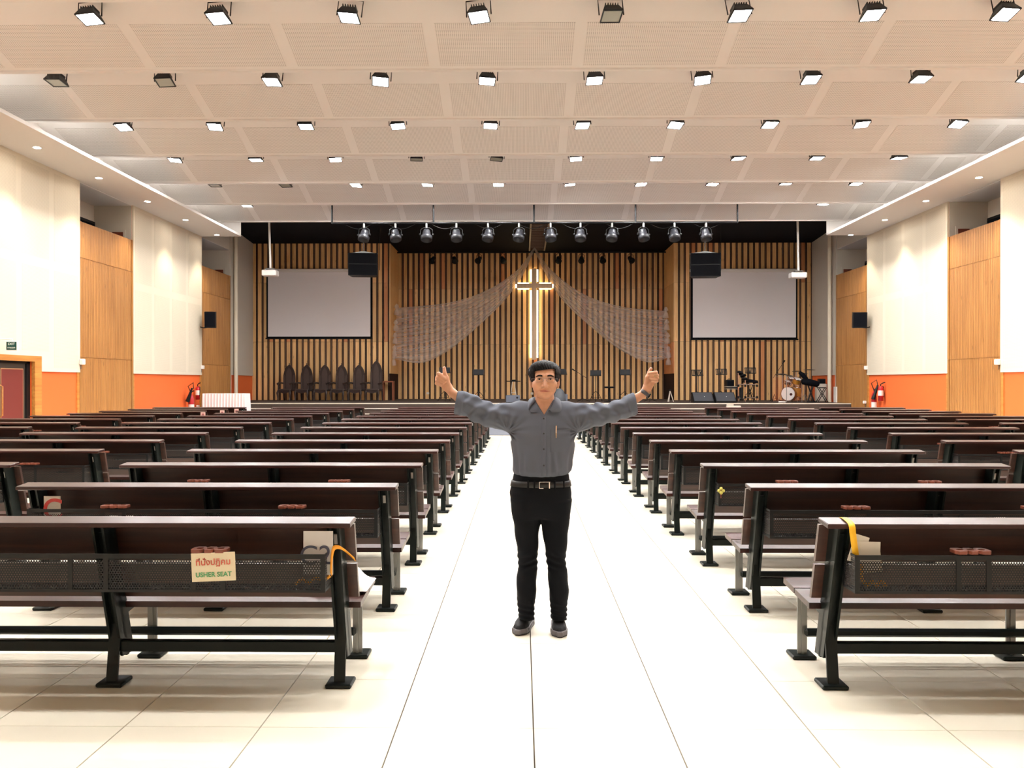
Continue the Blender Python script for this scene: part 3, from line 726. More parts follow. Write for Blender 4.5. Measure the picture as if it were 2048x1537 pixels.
dark_fix = mat('fixture_grey', lin(36, 37, 42), 0.4, spec=0.4)
def make_spot():
    e = empty('stage_spotlight', (0, 0, 0))
    MB().bbox((0, 0, -0.05), (0.06, 0.06, 0.16), 0.01).build('clamp', M['steel'], e)
    MB().tube([(-0.2, 0, -0.36), (-0.2, 0, -0.2), (-0.1, 0, -0.13), (0.1, 0, -0.13), (0.2, 0, -0.2), (0.2, 0, -0.36)], 0.014, 6).build('yoke', blk, e)
    R = Matrix.Rotation(math.radians(160), 4, 'X')
    MB().lathe([(0.0, -0.18), (0.11, -0.17), (0.13, -0.1), (0.14, 0.02), (0.19, 0.06), (0.19, 0.2), (0.175, 0.2), (0.17, 0.08), (0.0, 0.07)], 16, (0, 0.02, -0.36), R).build('can', dark_fix, e)
    MB().cyl((-0.24, 0, -0.36), (-0.19, 0, -0.36), 0.04, n=8).build('tilt_knob', blk, e); MB().cyl((0.19, 0, -0.36), (0.24, 0, -0.36), 0.04, n=8).build('tilt_knob', blk, e)
    return e
sp = make_spot()
for i, px in enumerate((728, 791, 853, 913, 976, 1038, 1101, 1161, 1224, 1287, 1349, 1412)):
    o = sp if i == 0 else copy_tree(sp)
    o.location = (atY(px, 450, YL).x, YL, z_bar - 0.03); o.rotation_euler = (0, 0, random.uniform(-0.5, 0.5))
    tag(o, 'grey stage spotlight clamped under the long lighting bar', 'spotlight', 'spotlights on the long bar')
YR = YALC - 0.7
z_r = atY(1068, 505, YR).z
rb = empty('rear_lighting_bar', (0.5, YR, z_r), 0, 'thin black lighting bar across the recess above the cross', 'lighting bar')
MB().cyl((XA0 - 0.5 + 0.05, 0, 0), (XA1 - 0.5 - 0.05, 0, 0), 0.035, n=8).build('bar_pipe', blk, rb)
for x in (-4.5, 0, 4.5): MB().cyl((x, 0, 0), (x, 0, ZBLK - z_r - 0.01), 0.02, n=6).build('rod', blk, rb)
for i, px in enumerate((866, 909, 958, 1005, 1117, 1163, 1205, 1261)):
    e = empty('small_spotlight', (atY(px, 510, YR).x, YR, z_r - 0.03), random.uniform(-0.4, 0.4), 'small black spotlight under the thin bar in the recess', 'spotlight', 'spotlights in the recess')
    MB().tube([(-0.13, 0, -0.28), (-0.13, 0, -0.12), (0, 0, -0.0), (0.13, 0, -0.12), (0.13, 0, -0.28)], 0.012, 6).build('yoke', blk, e)
    MB().lathe([(0.0, -0.16), (0.1, -0.14), (0.12, 0.1), (0.15, 0.16), (0.0, 0.14)], 12, (0, -0.02, -0.3), Matrix.Rotation(math.radians(125), 4, 'X')).build('can', blk, e)
# catwalk ladder under the black ceiling
yl0 = 31.5; la, lb = atY(1062, 450, yl0), atY(1098, 450, yl0)
lad = empty('ladder', ((la.x + lb.x) / 2, yl0, ZBLK - 0.12), 0, 'brown steel ladder lying under the black stage ceiling', 'ladder'); hw_ = (lb.x - la.x) / 2
brown = mat('brown_steel', lin(70, 46, 38), 0.5)
for sg in (-1, 1): MB().box(sg * hw_ - 0.03, sg * hw_ + 0.03, -0.8, 6.6, -0.05, 0.05).build('rail', brown, lad)
for i in range(20): MB().box(-hw_, hw_, -0.7 + i * 0.38 - 0.02, -0.7 + i * 0.38 + 0.02, -0.03, 0.03).build('rung', brown, lad)
for y in (0, 3, 6): MB().cyl((-hw_, y, 0), (-hw_, y, 0.12), 0.01, n=6).cyl((hw_, y, 0), (hw_, y, 0.12), 0.01, n=6).build('hanger', brown, lad)

# ---- hung loudspeakers
for (x0, x1, y0, y1, lab, sg) in ((695, 753, 506, 551, 'black loudspeaker hung before the screen by the gothic chairs', 1), (1383, 1443, 506, 553, 'black loudspeaker hung before the screen by the drum kit', -1)):
    yy = 32.2; a, b = atY(x0, y1, yy), atY(x1, y0, yy); w, h = b.x - a.x, b.z - a.z
    e = empty('hung_loudspeaker', ((a.x + b.x) / 2, yy + 0.3, a.z), sg * 0.1, lab, 'loudspeaker')
    gr = mat('speaker_grille', lin(13, 14, 18), 0.8, spec=0.1)
    MB().prism([(-w / 2, -0.3), (w / 2, -0.3), (w / 2 * 0.8, 0.35), (-w / 2 * 0.8, 0.35)], 0.0, h, 'z').build('cabinet', blk, e)
    for k in range(2): MB().box(-w / 2 + 0.02, w / 2 - 0.02, -0.312, -0.3, 0.02 + k * h / 2, h / 2 * (k + 1) - 0.015).build('grille', gr, e)
    MB().prism([(-w / 2, h + 0.005), (-w / 2, h + 0.02), (-0.06, h + 0.1), (0.06, h + 0.1), (w / 2, h + 0.02), (w / 2, h + 0.005)], -0.05, 0.0, 'y').build('fly_frame', M['steel'], e)
    zt_ = ZBLK - a.z
    n = 14; MB().tube([(0.012 * (-1) ** i, -0.02, h + 0.1 + (zt_ - h - 0.1) * i / n) for i in range(n + 1)], 0.018, 6).build('chain', M['steel'], e)
    MB().cyl((w / 2 + 0.05, 0.1, h * 0.3), (w / 2 + 0.05, 0.1, zt_), 0.012, n=6).build('cable', blk, e)

# ---- projectors on poles
for (pxa, pxb, x0, x1, y0, y1, lab) in ((538, 541, 526, 555, 541, 553, 'white projector on a white pole in front of the chairs screen'), (1595, 1597, 1580, 1611, 546, 557, 'white projector on a white pole in front of the drum side screen')):
    yy = 31.2; a, b = atY(x0, y1, yy), atY(x1, y0, yy); pc = atY(pxb, y0, yy); w, h = b.x - a.x, b.z - a.z
    e = empty('projector', (pc.x, yy, a.z), 0, lab, 'projector')
    xo = (a.x + b.x) / 2 - pc.x
    MB().bbox((xo, 0, h / 2), (w, 0.42, h), 0.03).build('case', M['white'], e)
    MB().cyl((xo - w * 0.25, 0.19, h / 2), (xo - w * 0.25, 0.26, h / 2), 0.06, n=12).build('projector_lens', blk, e)
    MB().box(-0.16, 0.16, -0.1, 0.1, h + 0.05, h + 0.07).box(-0.15, -0.12, -0.02, 0.02, h - 0.01, h + 0.06).box(0.12, 0.15, -0.02, 0.02, h - 0.01, h + 0.06).build('mount', M['steel'], e)
    MB().cyl((0, 0, h + 0.06), (atY(pxa, 440, yy).x - pc.x, 0, ZBLK - a.z), 0.04, n=10).build('pole', M['white'], e)

# ---- gothic chairs
cwood = mat('dark_chair_wood', lin(50, 38, 36), 0.4, var=((14, 14, 2), 0.25)); ccush = mat('dark_chair_panel', lin(72, 58, 54), 0.6)
def arch(w, z0, zs, zt, n=7):
    pts = [(-w / 2, z0), (w / 2, z0)]
    for i in range(n + 1):
        t = i / n; pts.append((w / 2 * math.cos(t * math.pi / 2) ** 0.8 if t < 1 else 0.0, zs + (zt - zs) * (t ** 1.0 * 0.55 + 0.45 * math.sin(t * math.pi / 2))))
    pts += [(-x, z) for x, z in reversed(pts[2:-1])]
    return pts
def gothic_chair(hb):
    e = empty('gothic_chair', (0, 0, 0)); w = 0.54
    MB().prism(arch(w, 0.44, hb * 0.62, hb), 0.22, 0.27, 'y').build('back_frame', cwood, e)
    MB().prism(arch(w * 0.5, 0.5, hb * 0.68, hb - 0.14), 0.205, 0.225, 'y').build('back_panel', ccush, e)
    for sg in (-1, 1): MB().prism(arch(0.085, 0.5, hb * 0.6, hb * 0.72), 0.205, 0.225, 'y', Matrix.Translation((sg * 0.215, 0, 0))).build('side_panel', ccush, e)
    MB().lathe([(0.0, 0.07), (0.03, 0.04), (0.015, 0.01), (0.045, -0.02)], 8, (0, 0.245, hb)).build('finial', cwood, e)
    MB().bbox((0, -0.03, 0.43), (0.58, 0.56, 0.05), 0.012).build('seat', cwood, e)
    MB().bbox((0, -0.03, 0.475), (0.56, 0.48, 0.05), 0.02, None, 2).build('cushion', ccush, e)
    MB().prism([(-0.28, 0.41), (0.28, 0.41), (0.28, 0.36), (0.12, 0.34), (0, 0.30), (-0.12, 0.34), (-0.28, 0.36)], -0.30, -0.28, 'y').build('apron', cwood, e)
    for sx in (-1, 1):
        MB().tube([(sx * 0.26, -0.27, 0.42), (sx * 0.285, -0.30, 0.33), (sx * 0.27, -0.29, 0.18), (sx * 0.27, -0.28, 0.07), (sx * 0.27, -0.31, 0.0)], [0.045, 0.05, 0.035, 0.026, 0.035], 8).build('front_leg', cwood, e)
        MB().tube([(sx * 0.26, 0.24, 0.5), (sx * 0.26, 0.25, 0.2), (sx * 0.26, 0.28, 0.0)], [0.035, 0.03, 0.028], 8).build('rear_leg', cwood, e)
        MB().tube([(sx * 0.27, 0.24, 0.74), (sx * 0.28, 0.0, 0.76), (sx * 0.285, -0.22, 0.74), (sx * 0.285, -0.29, 0.71)], [0.03, 0.032, 0.036, 0.045], 8).build('arm', cwood, e)
        MB().tube([(sx * 0.28, -0.22, 0.45), (sx * 0.285, -0.2, 0.6), (sx * 0.285, -0.23, 0.74)], 0.028, 8).build('arm_post', cwood, e)
    return e
YCH = 36.0
for i, (px, py) in enumerate(((573.6, 729.6), (608.6, 730.5), (645.4, 730), (679, 731), (714, 731), (748.8, 721.5))):
    hb = atY(px, py, YCH).z - ZST
    if i == 0: ch = gothic_chair(hb); src = ch
    elif i == 5: ch = gothic_chair(hb)
    else: ch = copy_tree(src)
    ch.location = (atY(px, 760, YCH).x, YCH, ZST); ch.rotation_euler = (0, 0, -0.16 + random.uniform(-0.03, 0.03))
    if i == 5: tag(ch, 'tallest dark gothic chair, end of the row beside the small brown table', 'chair')
    else: tag(ch, 'dark gothic armchair with pointed back, %s' % ['outer end of the row beside the grey wall', 'second in the row from the grey wall', 'third in the row from the grey wall', 'fourth in the row from the grey wall', 'next to the tallest chair'][i], 'chair', 'gothic chairs under the screen')
a = atY(777, 763, 36.52)
e = empty('side_table', (a.x, 36.52, ZST), 0, 'small brown open-framed table beside the tallest chair', 'table'); hh = a.z - ZST
bw_ = mat('brown_wood', lin(128, 66, 36), 0.5, var=((10, 10, 2), 0.15))
MB().bbox((0, 0, hh - 0.02), (0.48, 0.4, 0.06), 0.006).build('table_top', bw_, e)
for sx in (-0.21, 0.21):
    for sy in (-0.16, 0.16): MB().box(sx - 0.025, sx + 0.025, sy - 0.025, sy + 0.025, 0, hh - 0.05).build('leg', bw_, e)

# ---- music stands
def music_stand(w, h, slats):
    e = empty('music_stand', (0, 0, 0)); R = Matrix.Translation((0, -0.04, h - 0.12)) @ Matrix.Rotation(math.radians(-18), 4, 'X')
    if slats:
        mb = MB().box(-w / 2, w / 2, -0.008, 0.008, 0.1, 0.125, R).box(-w / 2, w / 2, -0.008, 0.008, -0.125, -0.1, R).box(-w / 2, w / 2, -0.06, 0, -0.135, -0.125, R)
        for i in range(9): mb.box(-w / 2 + i * w / 8.4, -w / 2 + i * w / 8.4 + 0.03, -0.006, 0.006, -0.12, 0.12, R)
        mb.build('desk', blk, e)
    else: MB().box(-w / 2, w / 2, -0.008, 0.008, -0.12, 0.12, R).box(-w / 2, w / 2, -0.06, 0, -0.13, -0.12, R).build('desk', blk, e)
    MB().cyl((0, 0, 0.12), (0, 0, h - 0.12), 0.014, n=8).build('shaft', blk, e)
    for k in range(3):
        a = k * 2.094 + 0.5; c, s_ = math.cos(a), math.sin(a)
        MB().tube([(0, 0, 0.42), (0.16 * c, 0.16 * s_, 0.28), (0.3 * c, 0.3 * s_, 0.0)], 0.011, 6).tube([(0, 0, 0.14), (0.22 * c, 0.22 * s_, 0.17)], 0.008, 6).build('leg', blk, e)
    return e
ms_a = ms_b = None
STANDS = [(889, 741, 34.5, 0, 'behind the raised thumb beside the tulle knot', 0.25), (957, 745, 34.5, 0, 'between the raised fist and the cross', 0.0), (1122, 744, 34.6, 0, 'just behind the man\'s head', 0.3), (1191.5, 746.5, 34.6, 0, 'next to the round stool', -0.1), (1249.5, 745, 34.6, 0, 'between the round stool and the fist with a watch', 0.1),
          (1394, 746, 34.0, 1, 'behind the first wedge monitor', 0.1), (1442, 744, 34.6, 1, 'behind the second wedge monitor', 0.0), (1500, 741.5, 34.8, 1, 'behind the chrome percussion rack', 0.0)]
for i, (px, py, yy, sl, where, rz) in enumerate(STANDS):
    t = atY(px, py, yy); o = music_stand(0.45, t.z - ZST + 0.12, sl)
    o.location = (t.x, yy, ZST); o.rotation_euler = (0, 0, rz)
    tag(o, 'black music stand %s' % where, 'music stand', 'music stands on the stage')

# ---- floor monitors
def wedge(e, w, d, h):
    g = mat('monitor_grille', lin(60, 62, 68), 0.6)
    MB().prism([(-d / 2, 0.06), (-d / 2, 0), (d / 2, 0), (d / 2, h * 0.7), (d * 0.25, h)], -w / 2, w / 2, 'x').build('cabinet', blk, e)
    MB().prism([(-d / 2 - 0.006, 0.075), (d * 0.25 - 0.03, h - 0.01), (d * 0.25 - 0.04, h - 0.01), (-d / 2 + 0.01, 0.07)], -w / 2 + 0.03, w / 2 - 0.03, 'x').build('grille', g, e)
    MB().cyl((0.06, -d * 0.14, h * 0.52), (0.06, -d * 0.16, h * 0.56), 0.05, n=10).build('socket_cup', M['black_paint'], e)
    MB().cyl((0.05, -d * 0.15, h * 0.53), (0.05, -d * 0.18, h * 0.6), 0.014, n=8).build('plug', M['white'], e)
for px, lab in ((1405, 'black wedge floor monitor on the stage edge, nearer the tulle knot'), (1449, 'black wedge floor monitor on the stage edge, beside the chrome rack')):
    p = atY(px, 793, 32.4); e = empty('floor_monitor', (p.x, 32.4, ZST), 0.03, lab, 'monitor speaker'); wedge(e, 0.78, 0.5, 0.4)
p = atY(1026, 795, 32.3); e = empty('floor_monitor', (p.x, 32.3, ZST), 0.0, 'slate grey floor monitor at the man\'s shoulder', 'monitor speaker')
sl = mat('slate_grey', lin(92, 98, 112), 0.6)
MB().bbox((0, 0, 0.15), (0.54, 0.4, 0.28), 0.02).build('cabinet', sl, e); MB().cyl((0.16, -0.2, 0.2), (0.16, -0.215, 0.2), 0.04, n=10).build('handle_cup', blk, e)
MB().box(-0.27, 0.27, -0.21, 0.2, 0, 0.03).build('plinth', blk, e)
p = atY(1129, 797, 32.3); e = empty('floor_monitor', (p.x, 32.3, ZST), 0.0, 'slate grey floor monitor behind the shirt collar', 'monitor speaker'); MB().bbox((0, 0, 0.17), (0.22, 0.4, 0.33), 0.02).build('cabinet', sl, e); MB().box(-0.11, 0.11, -0.21, 0.2, 0, 0.03).build('plinth', blk, e)
p = atY(1118, 790, 32.1); e = empty('covered_stool', (p.x, 32.1, ZST), 0.0, 'rounded dark grey padded backrest behind the man\'s collar', 'seat back')
MB().lathe([(0.0, 0.55), (0.1, 0.53), (0.19, 0.44), (0.24, 0.28), (0.25, 0.1), (0.22, 0.0)], 16).build('pad', mat('grey_pad', lin(84, 88, 94), 0.7), e)
MB().tube([(-0.18, -0.16, 0.02), (-0.2, -0.19, 0.25), (-0.12, -0.14, 0.47)], 0.008, 5).build('seam', blk, e)
# slim stand with pale legs behind the grey monitor
p = atY(1027, 763, 33.6); e = empty('folding_stand', (p.x, 33.6, ZST), 0.0, 'folding stand with thin dark top and pale splayed legs', 'stand'); h = p.z - ZST
MB().bbox((0, 0, h), (0.56, 0.3, 0.03), 0.008).build('top', blk, e); MB().bbox((0, 0, h + 0.04), (0.16, 0.12, 0.05), 0.01).build('bracket', blk, e)
for sx in (-1, 1): MB().tube([(sx * 0.04, 0, h), (sx * 0.13, 0.0, 0)], 0.014, 6).build('leg', M['nosing'], e)
MB().tube([(-0.08, 0, h * 0.45), (0.08, 0, h * 0.45)], 0.01, 6).build('brace', M['nosing'], e)
# round stool
p = atY(1219, 775, 34.0); e = empty('round_stool', (p.x, 34.0, ZST), 0.0, 'black round stool on a single post with a flat base', 'stool'); h = p.z - ZST
MB().lathe([(0, 0.03), (0.2, 0.03), (0.21, 0.0), (0.19, -0.04), (0, -0.04)], 16, (0, 0, h)).build('seat', blk, e); MB().cyl((0, 0, 0.02), (0, 0, h), 0.05, 0.035, n=10).build('post', blk, e); MB().lathe([(0.0, 0.05), (0.1, 0.04), (0.24, 0.015), (0.24, 0), (0, 0)], 16).build('base', blk, e)
# small pale tripod by the tulle knot
p = atY(1340, 782, 34.2); e = empty('small_tripod', (p.x, 34.2, ZST), 0.0, 'small pale tripod on the stage under the tulle knot', 'tripod'); h = p.z - ZST
MB().lathe([(0, 0.06), (0.05, 0.05), (0.06, 0), (0, 0)], 10, (0, 0, h)).build('head', blk, e)
for k in range(3):
    a_ = k * 2.094; MB().tube([(0, 0, h), (0.14 * math.cos(a_), 0.14 * math.sin(a_), 0.0)], 0.018, 6).build('leg', M['nosing'], e)
# microphone stands
for px, pyt, yy, bx, by, lab in ((1166, 752, 34.3, 1150, 742, 'boom microphone stand rising behind the man\'s ear'), (1397, 752, 33.6, 1400, 748, 'straight microphone stand beside the first wedge monitor'), (1552, 748, 35.2, 1566, 727, 'boom microphone stand reaching over the drum kit'), (1300, 752, 34.6, 1303, 750, 'microphone stand behind the wrist with a watch')):
    p, q = atY(px, pyt, yy), atY(bx, by, yy); e = empty('microphone_stand', (p.x, yy, ZST), 0, lab, 'microphone stand'); h = p.z - ZST
    MB().cyl((0, 0, 0.1), (0, 0, h), 0.011, n=6).build('shaft', blk, e)
    MB().tube([(-(q.x - p.x) * 0.4, 0, h - (q.z - p.z) * 0.4), (q.x - p.x, 0, q.z - ZST)], 0.009, 6).build('boom', blk, e)
    d = Vector((q.x - p.x, 0, q.z - p.z)).normalized() if (q - p).length > 0 else Vector((1, 0, 0))
    tip = Vector((q.x - p.x, 0, q.z - ZST)); MB().cyl(tip, tip + d * 0.14, 0.018, 0.028, n=8).build('microphone', blk, e)
    for k in range(3):
        a_ = k * 2.094 + 0.3; MB().tube([(0, 0, 0.12), (0.3 * math.cos(a_), 0.3 * math.sin(a_), 0.0)], 0.01, 6).build('leg', blk, e)

# ---- amplifier, keyboard table, chrome percussion rack
p = atY(1459, 760, 33.9); e = empty('amplifier', (p.x, 33.9, atY(1459, 773, 33.9).z), 0.1, 'black amplifier with carry strap on the keyboard table', 'amplifier')
ha = p.z - e.location.z; MB().bbox((0, 0, ha / 2), (0.3, 0.26, ha), 0.02).build('cabinet', blk, e); MB().box(-0.13, 0.13, -0.137, -0.13, 0.03, ha - 0.05).build('grille', M['black_paint'], e); MB().tube([(-0.08, 0, ha), (-0.05, 0, ha + 0.03), (0.05, 0, ha + 0.03), (0.08, 0, ha)], 0.012, 6).build('strap', blk, e)
zt_ = atY(1459, 773, 33.9).z - ZST
e = empty('keyboard_table', (atY(1463, 777, 33.9).x, 33.9, ZST), 0.0, 'narrow table with a silver edged shelf under the amplifier', 'table')
MB().bbox((0, 0, zt_ - 0.02), (0.5, 0.34, 0.03), 0.006).build('top', M['steel'], e); MB().box(-0.22, 0.22, -0.15, 0.15, zt_ - 0.09, zt_ - 0.035).build('drawer', blk, e); MB().bbox((0, 0, zt_ - 0.11), (0.5, 0.34, 0.025), 0.006).build('shelf', M['steel'], e)
for sx in (-0.2, 0.2): MB().cyl((sx, 0, 0), (sx, 0, zt_ - 0.1), 0.018, n=6).build('leg', blk, e)
yy = 33.4; P = lambda x, y: atY(x, y, yy)
o0 = P(1495, 803); e = empty('percussion_rack', (o0.x, yy, ZST), 0, 'chrome percussion rack with black pads beside the wedge monitors', 'drum rack')
rel = lambda x, y: (P(x, y).x - o0.x, P(x, y).z - ZST)
for x, yt in ((1476.5, 742), (1490.5, 757), (1514, 768)):
    a0, z1 = rel(x, yt); MB().cyl((a0, 0, 0.0), (a0, 0, z1), 0.022, n=8).build('post', M['chrome'], e)
    for yk in (772, 795): MB().cbox((a0, 0, rel(x, yk)[1]), (0.07, 0.07, 0.09)).build('clamp', blk, e)
for x0, x1, yy_ in ((1477, 1514, 769.5), (1491, 1514, 796), (1477, 1491, 797)):
    a0, z0 = rel(x0, yy_); a1, _ = rel(x1, yy_); MB().cyl((a0, 0, z0), (a1, 0, z0), 0.02, n=8).build('crossbar', M['chrome'], e)
for x, y, r, t in ((1480, 747, 0.13, 0.5), (1486, 752, 0.12, -0.2), (1489, 759, 0.13, 0.1)):
    a0, z0 = rel(x, y); MB().lathe([(0, 0.03), (r, 0.03), (r, -0.03), (0, -0.03)], 14, (a0, -0.02, z0), Matrix.Rotation(t, 4, 'Y') @ Matrix.Rotation(-0.4, 4, 'X')).build('drum_pad', blk, e)
a0, z0 = rel(1483, 782); MB().bbox((a0, 0.05, z0 - 0.12), (0.14, 0.16, 0.5), 0.03).build('pedal_tower', blk, e)
p = P(1505, 763); e = empty('covered_keyboard', (p.x, yy + 0.35, ZST), 0, 'black cloth-covered keyboard on an X-shaped stand beside the percussion rack', 'keyboard'); z = p.z - ZST
MB().grid([[(x, y, z + 0.05 + 0.03 * math.sin(7 * x + 2) - (0.12 if y in (-0.16, 0.16) else 0)) for x in np.linspace(-0.28, 0.28, 12)] for y in (-0.16, -0.13, 0, 0.13, 0.16)]).build('cover', M['black_paint'], e)
MB().box(-0.25, 0.25, -0.12, 0.12, z - 0.06, z + 0.0).build('keyboard_body', blk, e)
for sg in (-1, 1): MB().tube([(-sg * 0.15, sg * 0.02, 0), (sg * 0.15, sg * 0.02, z - 0.05)], 0.015, 6).build('stand_leg', blk, e)

# ---- drum kit
yy = 34.2; P = lambda x, y: atY(x, y, yy); o0 = P(1573, 803)
kit = empty('drum_kit', (o0.x, yy, ZST), 0, 'golden drum kit with white bass drum head and dark cymbals', 'drum kit')
rel = lambda x, y: (P(x, y).x - o0.x, P(x, y).z - ZST)
gold = mat('gold_lacquer', lin(176, 124, 44), 0.3, coat=0.4)
cx_, cz_ = rel(1573, 788); r = 0.275; d = Vector((0.55, 0.83, 0)).normalized()
c0 = Vector((cx_, -0.2, cz_)); MB().cyl(c0, c0 + d * 0.42, r, n=24, caps=False).build('bass_shell', gold, kit)
MB().cyl(c0 - d * 0.012, c0, r * 0.97, n=24).build('bass_head', M['white'], kit)
MB().cyl(c0 - d * 0.02, c0 + d * 0.03, r + 0.015, n=24, caps=False).build('hoop', blk, kit)
h_ = c0 - d * 0.016 + Vector((0.10, -0.07, -0.02)); MB().cyl(h_, h_ - d * 0.006, 0.055, n=14).build('sound_port', blk, kit)
def tom(name, px, py, r, l, tilt, m_):
    x, z = rel(px, py); R = Matrix.Rotation(tilt, 4, 'X') @ Matrix.Rotation(0.2, 4, 'Y')
    t = MB().lathe([(r, -l / 2), (r, l / 2)], 18, (x, 0.1, z), R).build(name, m_, kit)
    MB().lathe([(0, l / 2 + 0.002), (r * 0.97, l / 2 + 0.002)], 18, (x, 0.1, z), R).lathe([(0, -l / 2), (r * 0.97, -l / 2)], 18, (x, 0.1, z), R).build('drum_head', M['white'], t)
    MB().lathe([(r + 0.008, l / 2 - 0.02), (r + 0.012, l / 2 + 0.008), (r - 0.01, l / 2 + 0.01)], 18, (x, 0.1, z), R).lathe([(r + 0.01, -l / 2 + 0.02), (r + 0.012, -l / 2 - 0.006), (r - 0.01, -l / 2 - 0.008)], 18, (x, 0.1, z), R).build('rim', M['chrome'], t)
tom('rack_tom', 1582, 760, 0.13, 0.2, 0.5, M['chrome']); tom('rack_tom', 1595, 763, 0.15, 0.22, 0.45, gold); tom('snare', 1577, 766, 0.15, 0.12, 0.3, M['chrome'])
tom('floor_tom', 1594, 785, 0.2, 0.36, 0.0, gold)
for px, py, r, tl in ((1621, 740, 0.24, 0.05), (1595, 743, 0.16, -0.1), (1567, 749, 0.2, 0.15), (1612, 748, 0.14, 0.0), (1581, 752, 0.15, 0.2)):
    x, z = rel(px, py); s_ = MB().cyl((x, 0.15, 0.05), (x, 0.15, z), 0.012, n=6); 
    for k in range(3): s_.tube([(x, 0.15, 0.3), (x + 0.22 * math.cos(k * 2.1 + .4), 0.15 + 0.22 * math.sin(k * 2.1 + .4), 0.0)], 0.009, 5)
    s_.build('cymbal_stand', M['steel'], kit)
    MB().lathe([(0, 0.025), (0.04, 0.02), (r, 0.0), (r, -0.004), (0.04, 0.012)], 20, (x, 0.15, z), Matrix.Rotation(tl, 4, 'X')).build('cymbal', mat('bronze', lin(58, 52, 46), 0.35, metal=0.7), kit)
MB().tube([(-0.55, 0.1, 0), (-0.45, 0.1, 0.3), (-0.38, 0.1, 0.1), (-0.3, 0.1, 0)], 0.015, 6).build('hi_hat_legs', blk, kit)
# clear shield before the kit
yy2 = 33.5; P2 = lambda x, y: atY(x, y, yy2); zt_ = P2(1573, 752).z - ZST
sh = empty('drum_shield', (P2(1573, 800).x, yy2, ZST), 0, 'clear acrylic drum shield standing before the drum kit', 'screen')
xs = [P2(x, 780).x - sh.location.x for x in (1545, 1573, 1604, 1632)]
for i in range(3): MB().box(xs[i] + 0.01, xs[i + 1] - 0.01, -0.004, 0.004, 0, zt_).build('panel', acr, sh)
for x in xs[1:3]: MB().box(x - 0.012, x + 0.012, -0.008, 0.008, 0, zt_).build('hinge_strip', M['steel'], sh)
# keyboard under a black cover on an X stand
yy = 33.2; P = lambda x, y: atY(x, y, yy); o0 = P(1621, 803)
kb = empty('stage_piano', (o0.x, yy, ZST), 0, 'stage piano under a quilted black cover on an X-shaped stand', 'keyboard')
rel = lambda x, y: (P(x, y).x - o0.x, P(x, y).z - ZST)
xa, za = rel(1603, 760); xb, zb = rel(1638, 768)
MB().tube([(xa, 0, za - 0.04), (xa + 0.06, 0, za - 0.06), ((xa + xb) / 2, 0, (za + zb) / 2 - 0.03), (xb - 0.05, 0, zb - 0.02), (xb, 0, zb - 0.04)], [0.06, 0.13, 0.14, 0.12, 0.06], 10).build('cover', M['black_paint'], kb)
x1, z1 = rel(1605, 750); MB().tube([(x1 - 0.12, 0, z1 + 0.1), (x1, 0, z1), (x1 + 0.16, 0.0, z1 - 0.18)], [0.06, 0.09, 0.08], 8).build('cover_flap', M['black_paint'], kb)
z_ = (za + zb) / 2 - 0.1
for sg in (-1, 1):
    MB().tube([(-sg * 0.14, -0.03, 0), (sg * 0.12, -0.03, z_)], 0.028, 6).build('stand_leg', blk, kb)
MB().tube([(-0.16, -0.05, 0.02), (0.2, -0.05, 0.02)], 0.02, 6).build('stand_foot', blk, kb)
# folding X stool and grey cloth heap by the column
p = P(1644, 776); e = empty('folding_stool', (p.x, yy, ZST), 0, 'black folding X stool beside the stage piano', 'stool'); h = p.z - ZST
MB().bbox((-0.02, 0, h), (0.28, 0.28, 0.04), 0.01).build('seat', blk, e)
for sg in (-1, 1):
    for yv in (-0.1, 0.1): MB().tube([(-sg * 0.2, yv, 0), (sg * 0.14, yv, h)], 0.015, 6).build('leg', blk, e)
p = atY(1649, 763, 34.4); e = empty('practice_amplifier', (p.x - 0.12, 34.4, ZST), 0, 'small black loudspeaker on grey boxes by the pale column', 'loudspeaker'); h = p.z - ZST
MB().bbox((0, 0, h), (0.26, 0.22, 0.2), 0.012).build('cabinet', blk, e); MB().box(-0.1, 0.1, -0.115, -0.108, h - 0.07, h + 0.07).build('grille', M['black_paint'], e); MB().bbox((-0.02, 0.02, (h - 0.1) / 2), (0.4, 0.3, h - 0.1), 0.03).build('box_stack', M['grey_wall'], e)
MB().box(atX(1668, 790, XR - 0.06).x - 0.02, XR - 0.0, atX(1673, 790, XR - 0.06).y, atX(1668, 790, XR - 0.06).y, ZST, atX(1670, 774, XR - 0.06).z).build('floor_duct', M['white'], None, label='white upright cable duct on the orange dado beside the stage', cat='cable duct')
p = atY(1564, 803, 32.6); e = empty('power_strip', (p.x, 32.6, ZST), 0, 'white power strip lying at the stage edge before the drums', 'power strip'); MB().bbox((0, 0, 0.03), (0.26, 0.1, 0.05), 0.012).build('body', M['white'], e); MB().box(0.02, 0.06, -0.03, 0.03, 0.055, 0.058).build('switch', blk, e)
p = atZ(1457, 816, ZST * 0.75); e = empty('wooden_block', (p.x, YLIP - 0.15, ZST * 0.75), 0, 'pale wooden block lying on the stage step', 'block')
MB().bbox((0, 0, 0.05), (0.52, 0.16, 0.1), 0.012).build('long_piece', M['nosing'], e); MB().bbox((-0.12, 0.02, 0.125), (0.24, 0.12, 0.05), 0.01).build('short_piece', M['nosing'], e)
for px, py in ((855.5, 787), (1064, 787.5)):
    p = atY(px, py, YALC - 0.06); MB().bbox((0, 0, 0), (0.12, 0.03, 0.1), 0.008).build('wall_socket', M['nosing'], None, (p.x, YALC - 0.06, p.z), 'pale wall socket low on the slatted recess wall', 'socket', 'sockets on the slatted wall')

